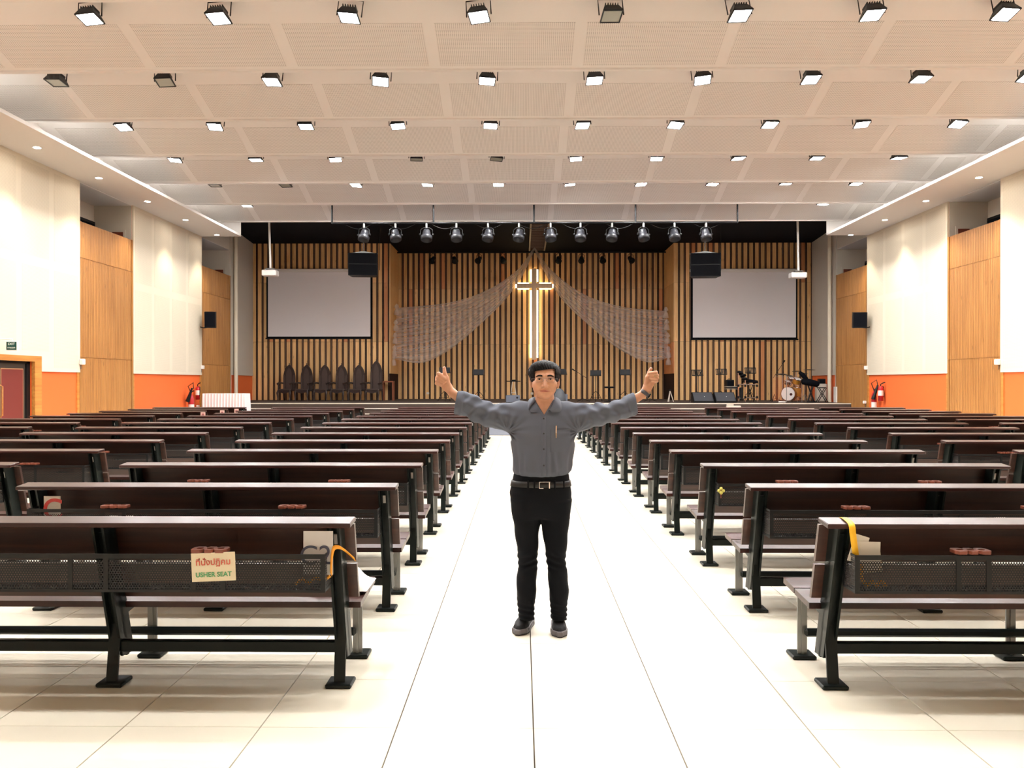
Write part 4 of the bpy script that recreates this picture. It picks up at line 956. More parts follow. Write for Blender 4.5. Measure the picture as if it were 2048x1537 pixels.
# ---- draped table before the stage steps
a, b = atY(405, 788, 29.0), atY(489, 788, 29.0); w = b.x - a.x; ht = a.z
e = empty('draped_table', ((a.x + b.x) / 2, 29.3, 0), 0, 'high table under a pleated white cloth before the stage steps', 'table')
cloth = mat('white_cloth', lin(238, 226, 224), 0.8, spec=0.1)
MB().bbox((0, 0, ht), (w, 0.62, 0.012), 0.005).build('cloth_top', cloth, e)
def hem(u):
    L_ = [(-w / 2, -0.31), (w / 2, -0.31), (w / 2, 0.31), (-w / 2, 0.31), (-w / 2, -0.31)]; tot = [w, 0.62, w, 0.62]; s_ = u * sum(tot)
    for i in range(4):
        if s_ <= tot[i] or i == 3:
            t = s_ / tot[i]; A, B = L_[i], L_[i + 1]; nx, ny = (B[1] - A[1]) / tot[i], -(B[0] - A[0]) / tot[i]
            return A[0] + (B[0] - A[0]) * t, A[1] + (B[1] - A[1]) * t, nx, ny
        s_ -= tot[i]
rows = []
for z, am in ((ht, 0.004), (ht - 0.1, 0.012), (ht - 0.4, 0.022), (0.03, 0.03)):
    row = []
    for i in range(241):
        x, y, nx, ny = hem(i / 240); f = am * math.sin(i / 240 * 2 * math.pi * 40) + am
        row.append((x + nx * f, y + ny * f, z))
    rows.append(row)
MB().grid(rows).build('pleated_skirt', cloth, e)
MB().box(-w / 2 + 0.03, w / 2 - 0.03, -0.28, 0.28, ht - 0.04, ht - 0.007).build('table_board', M['trim_wood'], e)
for sx in (-1, 1):
    for sy in (-1, 1): MB().cyl((sx * (w / 2 - 0.08), sy * 0.24, 0), (sx * (w / 2 - 0.08), sy * 0.24, ht - 0.03), 0.02, n=8).build('leg', M['steel'], e)

# ---- wall things
for side, X, px0, px1, pt, pb, lab in ((-1, XL, 410, 432, 624, 656, 'black wall loudspeaker on the screen beside the draped table'), (1, XR, 1705, 1733, 625, 656, 'black wall loudspeaker on the screen above the paired extinguishers')):
    xw = X - side * 0.45; yy = atX((px0 + px1) / 2, 640, xw).y; a, b = atY(px0, pb, yy), atY(px1, pt, yy)
    e = empty('wall_loudspeaker', ((a.x + b.x) / 2, yy, (a.z + b.z) / 2), side * -0.25, lab, 'loudspeaker'); w, h = b.x - a.x, b.z - a.z
    T_ = Matrix.Rotation(0.12, 4, 'X')
    MB().cbox((0, 0, 0), (w * 0.95, 0.34, h), T_).build('cabinet', blk, e); MB().cbox((0, -0.172, 0), (w * 0.85, 0.01, h * 0.92), Matrix.Translation((0, 0, 0.0)) @ T_).build('grille', M['black_paint'], e)
    xb = X - side * 0.05 - e.location.x
    MB().tube([(0, 0.1, -h * 0.45), (xb * 0.6, 0.15, -h * 0.5), (xb, 0.2, -h * 0.42)], 0.02, 6).cbox((xb - side * -0.0, 0.2, -h * 0.35), (0.03, 0.14, 0.3)).build('bracket', blk, e)
def box_on_wall(px, py, X, side, s, lab, n='detector_box'):
    p = atX(px, py, X - side * 0.08); e = empty(n, (X - side * 0.045, p.y, p.z), 0, lab, 'wall box')
    MB().bbox((-side * 0.05, 0, 0), (0.1, s, s), 0.015).build('cover', M['white'], e); MB().cyl((-side * 0.02, 0, -s / 2), (-side * 0.02, 0, -s / 2 - 0.12), 0.012, n=6).build('cable_stub', M['thin_slat'], e)
box_on_wall(163.5, 724, XL, -1, 0.15, 'white box on the screen beside the exit door')
box_on_wall(404.5, 735, XL, -1, 0.13, 'white box on the screen above the draped table')
box_on_wall(1996, 724.5, XR, 1, 0.15, 'white box on the screen opposite the exit door')
box_on_wall(1732.5, 736, XR, 1, 0.13, 'white box on the screen above the extinguisher pair')
box_on_wall(1730, 805, XR, 1, 0.1, 'white socket low on the screen beside the extinguisher pair')
box_on_wall(395, 813.5, XL, -1, 0.1, 'white socket by the large black-horned extinguisher')
red = mat('extinguisher_red', lin(176, 24, 34), 0.3, coat=0.3)
def extinguisher(x, y, z0, h, r, lab, horn=False, side=-1):
    e = empty('fire_extinguisher', (x, y, z0), 0, lab, 'fire extinguisher')
    MB().lathe([(0, 0), (r, 0.0), (r, h * 0.85), (r * 0.85, h * 0.92), (r * 0.35, h), (0, h)], 18).build('cylinder', red, e)
    MB().lathe([(r + 0.002, h * 0.35), (r + 0.002, h * 0.7)], 18).build('paper_label', M['paper'], e)
    MB().tube([(0, 0, h), (0, 0, h + 0.06), (0.05, -0.05, h + 0.1), (0.12, -0.06, h + 0.13)], 0.018, 6).build('valve_lever', blk, e)
    if horn:
        MB().tube([(0, 0, h + 0.04), (-0.10, -0.02, h + 0.28), (0.08, -0.02, h + 0.40), (0.1, -0.06, h + 0.2)], 0.016, 6).build('hose', blk, e)
        MB().cyl((0.08, -r - 0.03, h + 0.22), (-0.08, -r - 0.04, h * 0.78), 0.03, 0.07, n=12).build('discharge_horn', blk, e)
    else: MB().tube([(0, 0, h), (r * 1.1, 0, h * 0.95), (r * 1.2, -0.03, h * 0.5), (r * 1.1, -0.03, h * 0.25)], 0.013, 6).build('hose', blk, e)
    MB().box(-0.04, 0.04, 0, r + 0.02, h * 0.3, h * 0.34).build('hook_bracket', M['steel'], e)
    return e
p = atX(382.5, 813, XL + 0.22); extinguisher(XL + 0.22, p.y, 0, 1.1, 0.095, 'large red extinguisher with black horn beside the draped table', True)
p = atX(391, 800, XL + 0.13); extinguisher(XL + 0.15, p.y + 0.15, p.z, 0.46, 0.075, 'smaller red extinguisher hung beside the large horned one')
p = atX(1748, 813, XR - 0.22); extinguisher(XR - 0.22, p.y, 0, 1.2, 0.085, 'tall red extinguisher with black horn on the wall opposite the exit', True)
p = atX(1757, 802, XR - 0.15); extinguisher(XR - 0.16, p.y - 0.2, p.z, 0.5, 0.085, 'stout red extinguisher hung beside the tall horned one')
# exit sign on a bracket above the door
yy = 18.3; a, b = atY(13, 700, yy), atY(33, 684, yy); w, h = b.x - a.x, b.z - a.z
ex = empty('exit_sign', ((a.x + b.x) / 2, yy, (a.z + b.z) / 2), 0, 'green EXIT sign projecting from the wall above the door', 'sign')
MB().bbox((0, 0.03, 0), (w + 0.03, 0.06, h + 0.03), 0.008).build('case', M['white'], ex)
MB().box(-w / 2, w / 2, -0.004, 0.0, -h / 2, h / 2).build('face', mat('exit_green', lin(12, 62, 56), 0.5, spec=0.2), ex)
tw = mat('exit_letters', lin(225, 238, 232), 0.5)
text_obj('letters', 'EXIT', h * 0.42, tw, ex, (0, -0.006, h * 0.21), (math.pi / 2, 0, 0), bold=0.0008); text_obj('letters', 'ทางออก', h * 0.3, tw, ex, (0, -0.006, -h * 0.24), (math.pi / 2, 0, 0), bold=0.0005)
MB().cyl((0, 0.03, h / 2), (0, 0.03, h / 2 + 0.07), 0.012, n=6).tube([(0, 0.03, h / 2 + 0.06), (XL + 0.05 - ex.location.x, 0.03, h / 2 + 0.06)], 0.012, 6).build('bracket', M['white'], ex)
# ================================================================= THINGS LEFT IN THE PEWS
# usher sign on the rearmost pew
yb = PY0 - 0.27
a, b = atY(383, 1163, yb), atY(471, 1106, yb)
sg = empty('usher_sign', ((a.x + b.x) / 2, yb, (a.z + b.z) / 2), 0, 'cream laminated USHER SEAT card on the rearmost pew basket', 'sign'); sg.rotation_euler = (0, math.radians(-2.5), 0)
w, h = b.x - a.x, b.z - a.z
MB().bbox((0, 0, 0), (w, 0.003, h), 0.001).build('card', mat('laminated_card', lin(238, 226, 196), 0.25, coat=0.3), sg)
text_obj('thai_letters', 'ที่นั่งปฏิคม', 0.040, mat('thai_red', lin(196, 84, 60), 0.5), sg, (0, -0.003, 0.022), (math.pi / 2, 0, 0), bold=0.0006)
text_obj('latin_letters', 'USHER SEAT', 0.031, mat('usher_green', lin(70, 150, 96), 0.5), sg, (0, -0.003, -0.036), (math.pi / 2, 0, 0), bold=0.0006)
# C2 sheet standing in the basket, with an orange strap
yb = PY0 - 0.21
a, b = atY(607, 1150, yb), atY(666, 1063, yb); w, h = b.x - a.x, b.z - a.z
e = empty('block_sheet', ((a.x + b.x) / 2, yb, a.z), 0, 'grey-white C2 sheet standing in the rearmost pew basket', 'sheet')
MB().box(-w / 2, w / 2, -0.002, 0.002, 0, h).build('sheet', mat('grey_sheet', lin(206, 203, 204), 0.6), e)
text_obj('letters', 'C2', 0.13, mat('slate_ink', lin(60, 62, 84), 0.5), e, (-0.012, -0.004, h * 0.43), (math.pi / 2, 0, 0))
org = mat('orange_strap', lin(236, 160, 40), 0.55); yel = mat('yellow_strap', lin(246, 190, 30), 0.5)
def ribbon(name, pts, w, m_, lab, axis=Vector((0, 1, 0))):
    P = [Vector(p) for p in pts]; c = P[0].copy(); n = 5; path = [Vector(q) for q in smooth_path([tuple(p) for p in P], (len(P) - 1) * n + 1)]
    e = empty(name, c, 0, lab, 'strap')
    rows = [[p - c - axis * w / 2 for p in path], [p - c + axis * w / 2 for p in path]]
    o = MB().grid(rows).build('band', m_, e); md = o.modifiers.new('thick', 'SOLIDIFY'); md.thickness = 0.002
    return e
B = lambda px, py, y: atY(px, py, y)
ribbon('orange_lanyard', [B(662, 1150, 4.02), B(663, 1120, 4.02), B(667, 1098, 4.03), B(678, 1095, 4.04), B(692, 1103, 4.05), B(710, 1119, 4.05)], 0.022, org, 'orange lanyard looped over the corner of the rearmost basket', Vector((0.35, 0.25, -0.9)).normalized())
e = empty('lanyard_coil', B(600, 1172, 4.03), 0, 'orange lanyard lying coiled inside the basket behind the card', 'strap')
MB().tube([B(590 + 14 * i, 1170 - (10 if i % 2 else 0) - 1.5 * i, 4.04) - e.location for i in range(6)], 0.008, 6).build('band', org, e)
# red C sheet in the second row
yb = PY0 + PDY - 0.2
a, b = atY(88, 1024, yb), atY(121, 993, yb)
e = empty('red_letter_sheet', ((a.x + b.x) / 2, yb, a.z - 0.1), 0, 'white sheet with a red letter C in the second pew', 'sheet'); w, h = b.x - a.x, b.z - a.z + 0.1
MB().box(-w / 2, w / 2, -0.002, 0.002, 0, h).build('sheet', M['paper'], e)
text_obj('letter', 'C', 0.19, mat('red_ink', lin(196, 60, 56), 0.5), e, (0.005, -0.004, h - 0.09), (math.pi / 2, 0, 0), bold=0.002)
# papers and yellow strap on the other rearmost pew
xr = 1.72
a, b = atY(1705, 1140, PY0 - 0.2), atY(1760, 1084, PY0 - 0.2)
e = empty('paper_bundle', ((a.x + b.x) / 2, PY0 - 0.2, a.z), 0, 'bundle of white papers in the basket under the yellow strap', 'papers'); w, h = b.x - a.x, b.z - a.z
MB().cbox((0, 0, h / 2), (w, 0.003, h), Matrix.Rotation(0.03, 4, 'Y')).build('sheet', M['paper'], e); MB().cbox((-0.035, 0.006, h / 2 + 0.03), (0.07, 0.003, h), Matrix.Rotation(0.3, 4, 'Y')).build('sheet', M['paper'], e); MB().cbox((0.01, 0.012, h / 2 - 0.02), (w, 0.003, h), Matrix.Rotation(-0.12, 4, 'Y')).build('sheet', M['cream'], e)
ribbon('yellow_lanyard', [(B(1696, 1043, 4.1).x, PY0 - 0.055, 0.80), (B(1696, 1043, 4.1).x, PY0 - 0.062, 0.853), (B(1702, 1052, 4.04).x, PY0 - 0.20, 0.846), B(1706, 1070, 4.02), B(1709, 1092, 4.02), B(1712, 1112, 4.03)], 0.03, yel, 'yellow lanyard hung over the top rail of the rearmost pew', Vector((1, 0, 0)))
e = empty('yellow_coil', B(1722, 1150, 4.03), 0, 'orange and yellow lanyard coil at the bottom of the basket', 'strap')
MB().tube([B(1720, 1130, 4.03) - e.location, B(1722, 1160, 4.03) - e.location] + [B(1735 + 9 * i, 1172 - (8 if i % 2 else 0), 4.03) - e.location for i in range(5)], 0.012, 6).build('band', org, e)
# white cloth on the seat end
c = Vector((-0.95, PY0 + 0.31, 0.425)); e = empty('white_cloth', c, 0, 'crumpled white cloth bag on the seat end of the rearmost pew', 'cloth')
rows = []
for j in range(15):
    v = j / 14; row = []
    for i in range(23):
        u = i / 22; ed = min(u, 1 - u, v, 1 - v); b_ = min(1, ed * 5)
        row.append((-0.16 + 0.3 * u, -0.15 + 0.3 * v, b_ * (0.045 + 0.03 * math.sin(9 * u + 4 * v) + 0.02 * math.sin(17 * v - 6 * u)) * (0.6 + 0.8 * u) + 0.001 - 0.02 * (v - 0.5) * 0))
    rows.append(row)
MB().grid(rows).build('fabric', mat('white_fabric', lin(240, 238, 232), 0.8), e)
# little framed cards on far pews, a flower clip, a tissue
for n, (px, py) in ((11, (406, 829)), (12, (444.5, 825)), (13, (473, 822))):
    y = PY0 + PDY * n - 0.22; p = atY(px, py, y)
    e = empty('small_card', (p.x, y, 0.528), 0, 'small pink picture card in the %s pew, exit wall block' % {11: 'third from front', 12: 'second from front', 13: 'front'}[n], 'card')
    MB().box(-0.055, 0.055, -0.002, 0.002, 0, p.z - 0.48).build('card', mat('pink_card', lin(216, 178, 166), 0.6), e); MB().box(-0.03, 0.03, -0.004, -0.002, p.z - 0.57, p.z - 0.51).build('picture', mat('card_picture', lin(150, 90, 90), 0.6), e)
p = atY(1442, 982, PY0 + 2 * PDY - 0.27); e = empty('flower_clip', p, 0, 'tiny yellow-green flower clip on a pew basket', 'ornament')
for k in range(4): MB().lathe([(0, 0.008), (0.014, 0.004), (0.012, -0.004), (0, -0.006)], 8, (0.017 * math.cos(k * 1.57), 0, 0.017 * math.sin(k * 1.57)), Matrix.Rotation(math.pi / 2, 4, 'X')).build('petal', mat('clip_yellow', lin(196, 186, 90), 0.5), e)
MB().box(-0.003, 0.003, -0.003, 0.003, -0.06, 0).build('stalk', M['tray'], e)
# ================================================================= THE MAN
def sdf_mesh(name, fn, lo, hi, h, material):
    """surface of fn(points)=0 found on a sparse grid of cell size h"""
    lo = np.array(lo, float); hi = np.array(hi, float); Bn = 8; S = Bn * h
    nb = np.ceil((hi - lo) / S).astype(int)
    I = np.stack(np.meshgrid(*[np.arange(k) for k in nb], indexing='ij'), -1).reshape(-1, 3)
    d = fn(lo + (I + 0.5) * S)
    I = I[np.abs(d) < S * 1.35]
    g = np.stack(np.meshgrid(*[np.arange(Bn + 1)] * 3, indexing='ij'), -1).reshape(-1, 3)
    cells, verts = [], []
    vals_all = []
    for s in range(0, len(I), 400):
        b = I[s:s + 400]
        P = lo + (b[:, None, :] * Bn + g[None]) * h
        V = fn(P.reshape(-1, 3)).reshape(-1, Bn + 1, Bn + 1, Bn + 1)
        c = [V[:, x:x + Bn, y:y + Bn, z:z + Bn] for x in (0, 1) for y in (0, 1) for z in (0, 1)]
        c = np.stack(c, -1); neg = c < 0; mixed = neg.any(-1) & ~neg.all(-1)
        bi, x, y, z = np.nonzero(mixed)
        cv = c[bi, x, y, z]; gi = b[bi] * Bn + np.stack([x, y, z], -1)
        cells.append(gi); vals_all.append(cv)
    cells = np.concatenate(cells); cv = np.concatenate(vals_all)
    corner = np.array([(x, y, z) for x in (0, 1) for y in (0, 1) for z in (0, 1)], float)
    pos = np.zeros((len(cells), 3)); cnt = np.zeros(len(cells))
    for a in range(8):
        for b in range(a + 1, 8):
            if np.abs(corner[a] - corner[b]).sum() != 1: continue
            va, vb = cv[:, a], cv[:, b]; m = (va < 0) != (vb < 0)
            t = va[m] / (va[m] - vb[m]); pos[m] += corner[a] + (corner[b] - corner[a]) * t[:, None]; cnt[m] += 1
    pts = lo + (cells + pos / cnt[:, None]) * h
    D = nb * Bn + 2; key = ((cells[:, 0] + 1) * D[1] + cells[:, 1] + 1) * D[2] + cells[:, 2] + 1
    order = np.argsort(key); sk = key[order]
    def find(c):
        k = ((c[:, 0] + 1) * D[1] + c[:, 1] + 1) * D[2] + c[:, 2] + 1
        i = np.searchsorted(sk, k); i = np.clip(i, 0, len(sk) - 1); return np.where(sk[i] == k, order[i], -1)
    faces = []
    for ax, (u, v) in ((0, (1, 2)), (1, (2, 0)), (2, (0, 1))):
        far = [4, 2, 1][ax]; va, vb = cv[:, 0], cv[:, far]; m = (va < 0) != (vb < 0)
        c = cells[m]; eu = np.eye(3, dtype=int)[u]; ev = np.eye(3, dtype=int)[v]
        q = np.stack([find(c - eu - ev), find(c - ev), find(c), find(c - eu)], -1)
        flip = va[m] > 0; q[flip] = q[flip][:, ::-1]
        faces.append(q[(q >= 0).all(-1)])
    faces = np.concatenate(faces)
    # one light smoothing pass
    for _ in range(1):
        acc = np.zeros_like(pts); n = np.zeros(len(pts))
        for a in range(4):
            i, j = faces[:, a], faces[:, (a + 1) % 4]
            np.add.at(acc, i, pts[j]); np.add.at(n, i, 1)
        ok = n > 0; pts[ok] = 0.5 * pts[ok] + 0.5 * acc[ok] / n[ok][:, None]
    me = bpy.data.meshes.new(name)
    me.vertices.add(len(pts)); me.vertices.foreach_set('co', pts.astype(np.float32).ravel())
    me.loops.add(faces.size); me.loops.foreach_set('vertex_index', faces.astype(np.int32).ravel())
    me.polygons.add(len(faces)); me.polygons.foreach_set('loop_start', np.arange(0, faces.size, 4, dtype=np.int32)); me.polygons.foreach_set('loop_total', np.full(len(faces), 4, dtype=np.int32))
    me.update(calc_edges=True); me.polygons.foreach_set('use_smooth', [True] * len(faces)); me.materials.append(material)
    return me, pts, faces
A_ = lambda *v: np.array(v, float)
def smin(a, b, k):
    h = np.clip(0.5 + 0.5 * (b - a) / k, 0, 1); return b + (a - b) * h - k * h * (1 - h)
def smax(a, b, k): return -smin(-a, -b, k)
def cone(p, a, b, ra, rb, flat=(1, 1, 1)):
    f = np.array(flat); q = p * 1.0; a = A_(*a); b = A_(*b)
    d = b - a; t = np.clip(((q - a) @ d) / (d @ d), 0, 1); v = (q - a - t[:, None] * d) / f
    return np.sqrt((v * v).sum(1)) - (ra + (rb - ra) * t)
def ell(p, c, r):
    q = (p - A_(*c)) / A_(*r); n = np.sqrt((q * q).sum(1)) + 1e-9; g = np.sqrt(((q / A_(*r)) ** 2).sum(1)) + 1e-9
    return n * (n - 1) / g
def loft(p, tab, n=2.2):
    """tab rows: z, x centre, half width, y centre, half depth"""
    T_ = np.array(tab, float); z = p[:, 2]; o = np.argsort(T_[:, 0]); T_ = T_[o]
    xc, a, yc, b = [np.interp(z, T_[:, 0], T_[:, k]) for k in (1, 2, 3, 4)]
    r = ((np.abs(p[:, 0] - xc) / a) ** n + (np.abs(p[:, 1] - yc) / b) ** n) ** (1 / n)
    side = (r - 1) * np.minimum(a, b)
    cap = np.maximum(T_[0, 0] - z, z - T_[-1, 0])
    return np.maximum(side, cap)
MY = 5.12; PXM = 331.0
man_x = atY(1081, 1000, MY).x
mx_ = lambda px: (px - 1081) / PXM
mz_ = lambda py: H - (py - 765) / PXM
man = empty('person', (man_x, MY, 0), 0, 'person in grey shirt and black trousers standing in the aisle, arms raised', 'person')
skin = mat('skin', lin(192, 142, 114), 0.5, spec=0.35, var=((40, 40, 40), 0.05)); skin.node_tree.nodes['Principled BSDF'].inputs['Subsurface Weight'].default_value = 0.08; skin.node_tree.nodes['Principled BSDF'].inputs['Subsurface Radius'].default_value = (0.01, 0.004, 0.002)
lipm = mat('lips', lin(170, 106, 88), 0.45)
HC = A_(mx_(1088.8), -0.02, 1.53)
HEAD = [(-0.112, 0, 0.016, -0.062, 0.018), (-0.106, 0, 0.032, -0.058, 0.03), (-0.095, 0, 0.046, -0.05, 0.04), (-0.08, 0, 0.058, -0.042, 0.048), (-0.066, 0, 0.066, -0.034, 0.055), (-0.04, 0, 0.0725, -0.014, 0.074), (-0.01, 0, 0.0755, 0.002, 0.087), (0.02, 0, 0.0765, 0.004, 0.093), (0.05, 0, 0.075, 0.008, 0.092), (0.075, 0, 0.067, 0.012, 0.080), (0.092, 0, 0.054, 0.015, 0.064), (0.104, 0, 0.036, 0.016, 0.044), (0.110, 0, 0.020, 0.016, 0.024), (0.113, 0, 0.006, 0.016, 0.008)]
def head_core(q):
    return loft(q, HEAD, 2.25)
def head(p):
    q = p - HC; s = q.copy(); s[:, 0] = np.abs(s[:, 0])
    d = head_core(q)
    d = smin(d, cone(q, (0, -0.086, 0.004), (0, -0.106, -0.036), 0.007, 0.0125), 0.016)
    d = smin(d, ell(s, (0.0125, -0.096, -0.041), (0.009, 0.011, 0.008)), 0.008)
    d = smin(d, cone(s, (0.012, -0.086, 0.026), (0.05, -0.072, 0.025), 0.007, 0.006), 0.014)
    d = smax(d, -ell(s, (0.033, -0.104, 0.005), (0.021, 0.015, 0.0105)), 0.012)
    d = smin(d, ell(s, (0.033, -0.082, 0.004), (0.017, 0.0105, 0.0095)), 0.006)
    d = smax(d, -cone(s, (0.022, -0.0955, 0.0045), (0.043, -0.088, 0.0045), 0.0022, 0.0018), 0.003)
    d = smin(d, ell(s, (0.043, -0.062, -0.028), (0.026, 0.022, 0.02)), 0.03)
    d = smin(d, ell(q, (0, -0.087, -0.0605), (0.026, 0.0065, 0.0036)), 0.006)
    d = smin(d, ell(q, (0, -0.0855, -0.072), (0.022, 0.0075, 0.0048)), 0.006)
    d = smax(d, -cone(s, (0, -0.0965, -0.0655), (0.033, -0.083, -0.0675), 0.0022, 0.0018), 0.003)
    d = smax(d, -cone(s, (0.021, -0.1005, -0.040), (0.043, -0.0815, -0.070), 0.0028, 0.002), 0.009)
    d = smax(d, -cone(s, (0.018, -0.095, -0.010), (0.046, -0.084, -0.016), 0.002, 0.0012), 0.010)
    d = smin(d, ell(q, (0, -0.078, -0.096), (0.022, 0.014, 0.013)), 0.012)
    ear = smin(ell(s, (0.083, 0.012, -0.012), (0.010, 0.02, 0.03)), ell(s, (0.079, 0.006, -0.036), (0.008, 0.012, 0.014)), 0.006)
    ear = smax(ear, -ell(s, (0.092, 0.004, -0.010), (0.007, 0.011, 0.019)), 0.004)
    d = smin(d, ear, 0.006)
    d = smin(d, cone(q, (0.002, 0.012, -0.06), (0.002, 0.035, -0.2), 0.054, 0.062), 0.016)
    d = smin(d, cone(s, (0.036, -0.02, -0.10), (0.012, -0.032, -0.19), 0.012, 0.012), 0.02)
    return d
# hands: traced in the picture plane from a close look, depth given by the fist's shape
def hp(cx, cy, ox, oy, dep): return (mx_(ox + cx / 12.8), dep, mz_(oy + cy / 12.8))
def L(cx, cy, dep): return hp(cx, cy, 855, 725, dep)
def R(cx, cy, dep): return hp(cx, cy, 1220, 725, dep)
u = 1 / 12.8 / PXM
def hand_left(p):
    d = cone(p, L(490, 620, 0.006), L(330, 440, 0.012), 120 * u, 125 * u, (1, 0.85, 1))
    d = smin(d, ell(p, L(335, 430, 0.010), (140 * u, 0.027, 150 * u)), 0.012)
    for (a, b, c, r) in (((265, 330), (325, 300), (462, 435), 54), ((240, 395), (300, 395), (445, 505), 50), ((235, 465), (285, 475), (405, 540), 47), ((240, 535), (270, 545), (345, 585), 42)):
        f = smin(cone(p, L(a[0] + 20, a[1], 0.015), L(b[0] - 30, b[1], -0.022), r * u, r * u), cone(p, L(b[0] - 30, b[1], -0.022), L(c[0], c[1], -0.026), r * u, r * u * 0.92), 0.004)
        d = smin(d, f, 0.0035)
    th = smin(cone(p, L(520, 560, -0.006), L(490, 400, -0.016), 72 * u, 60 * u), cone(p, L(485, 400, -0.016), L(445, 270, -0.018), 58 * u, 48 * u), 0.008)
    th = smin(th, cone(p, L(445, 270, -0.018), L(433, 150, -0.016), 48 * u, 42 * u), 0.005)
    d = smin(d, th, 0.006)
    return smin(d, cone(p, L(520, 650, 0.004), L(640, 790, 0), 100 * u, 108 * u, (1, 0.8, 1)), 0.02)
def hand_right(p):
    d = cone(p, R(960, 640, 0.006), R(1070, 440, 0.012), 108 * u, 125 * u, (1, 0.85, 1))
    for (b, c, r) in (((1150, 265), (985, 285), 48), ((1185, 335), (1000, 350), 46), ((1190, 410), (1015, 415), 44), ((1180, 480), (1045, 470), 40)):
        f = smin(cone(p, R(b[0] - 20, b[1] + 10, 0.018), R(b[0], b[1], -0.02), r * u, r * u), cone(p, R(b[0], b[1], -0.02), R(c[0], c[1], -0.027), r * u, r * u * 0.92), 0.004)
        d = smin(d, f, 0.0035)
    th = smin(cone(p, R(925, 520, -0.004), R(940, 390, -0.008), 62 * u, 52 * u), cone(p, R(940, 390, -0.008), R(1000, 250, 0.0), 52 * u, 46 * u), 0.008)
    th = smin(th, cone(p, R(1000, 250, 0.0), R(1040, 172, 0.0), 46 * u, 41 * u), 0.005)
    d = smin(d, th, 0.006)
    return smin(d, cone(p, R(950, 650, 0.004), R(830, 820, 0), 98 * u, 100 * u, (1, 0.8, 1)), 0.02)
CUFF_L = (mx_(914), 0.0, mz_(797)); CUFF_R = (mx_(1268), 0.0, mz_(802))
def gate(p, m, fn):
    d = np.full(len(p), 0.5); d[m] = fn(p[m]) if m.any() else d[m]; return d
def body(p):
    d = gate(p, (p[:, 2] > 1.22) & (np.abs(p[:, 0] - HC[0]) < 0.2), head)
    d = smin(d, loft(p, [(0.9, 0.01, 0.12, 0, 0.08), (1.1, 0.012, 0.15, 0, 0.095), (1.25, 0.015, 0.17, 0.005, 0.095), (1.33, 0.02, 0.15, 0.01, 0.088), (1.375, 0.026, 0.09, 0.014, 0.072), (1.40, 0.026, 0.055, 0.014, 0.058)]), 0.02)
    for side, cuff, hand, w, el in ((-1, CUFF_L, hand_left, L(640, 790, 0), (mx_(958), 0.0, mz_(826))), (1, CUFF_R, hand_right, R(830, 820, 0), (mx_(1222), 0.0, mz_(828)))):
        d = smin(d, cone(p, (side * 0.16 + 0.015, 0.005, 1.315), el, 0.05, 0.042), 0.02)
        d = smin(d, cone(p, el, w, 0.042, 108 * u if side < 0 else 100 * u, (1, 0.9, 1)), 0.012)
        d = smin(d, gate(p, (p[:, 2] > 1.35) & (side * p[:, 0] > 0.48), hand), 0.01)
    for xk, xa in ((-0.075, -0.086), (0.092, 0.110)):
        d = smin(d, cone(p, (xk * 1.1, 0, 0.88), (xk, 0, 0.45), 0.07, 0.045), 0.02); d = smin(d, cone(p, (xk, 0, 0.45), (xa, 0.02, 0.13), 0.045, 0.034), 0.02)
    return d
me, pts, fcs = sdf_mesh('body', body, (-0.72, -0.16, 0.0), (0.76, 0.16, 1.68), 0.0026, skin)
me.materials.append(lipm)
fc = pts[fcs].mean(1) - HC
lip = (np.abs(fc[:, 0]) < 0.029) & (fc[:, 1] < -0.078) & (((fc[:, 0] / 0.030) ** 2 + ((fc[:, 2] + 0.066) / np.where(fc[:, 2] > -0.066, 0.0052, 0.0075)) ** 2) < 1)
me.polygons.foreach_set('material_index', lip.astype(np.int32))
bo = place('body', me, man)
def front(fn, x, z, y0=-0.3, y1=0.2):
    """first y at which the ray from the front meets the surface"""
    y = y0
    for _ in range(120):
        d = float(fn(np.array([[x, y, z]]))[0])
        if d < 0.0003 or y > y1: break
        y += max(d * 0.7, 0.0004)
    return y
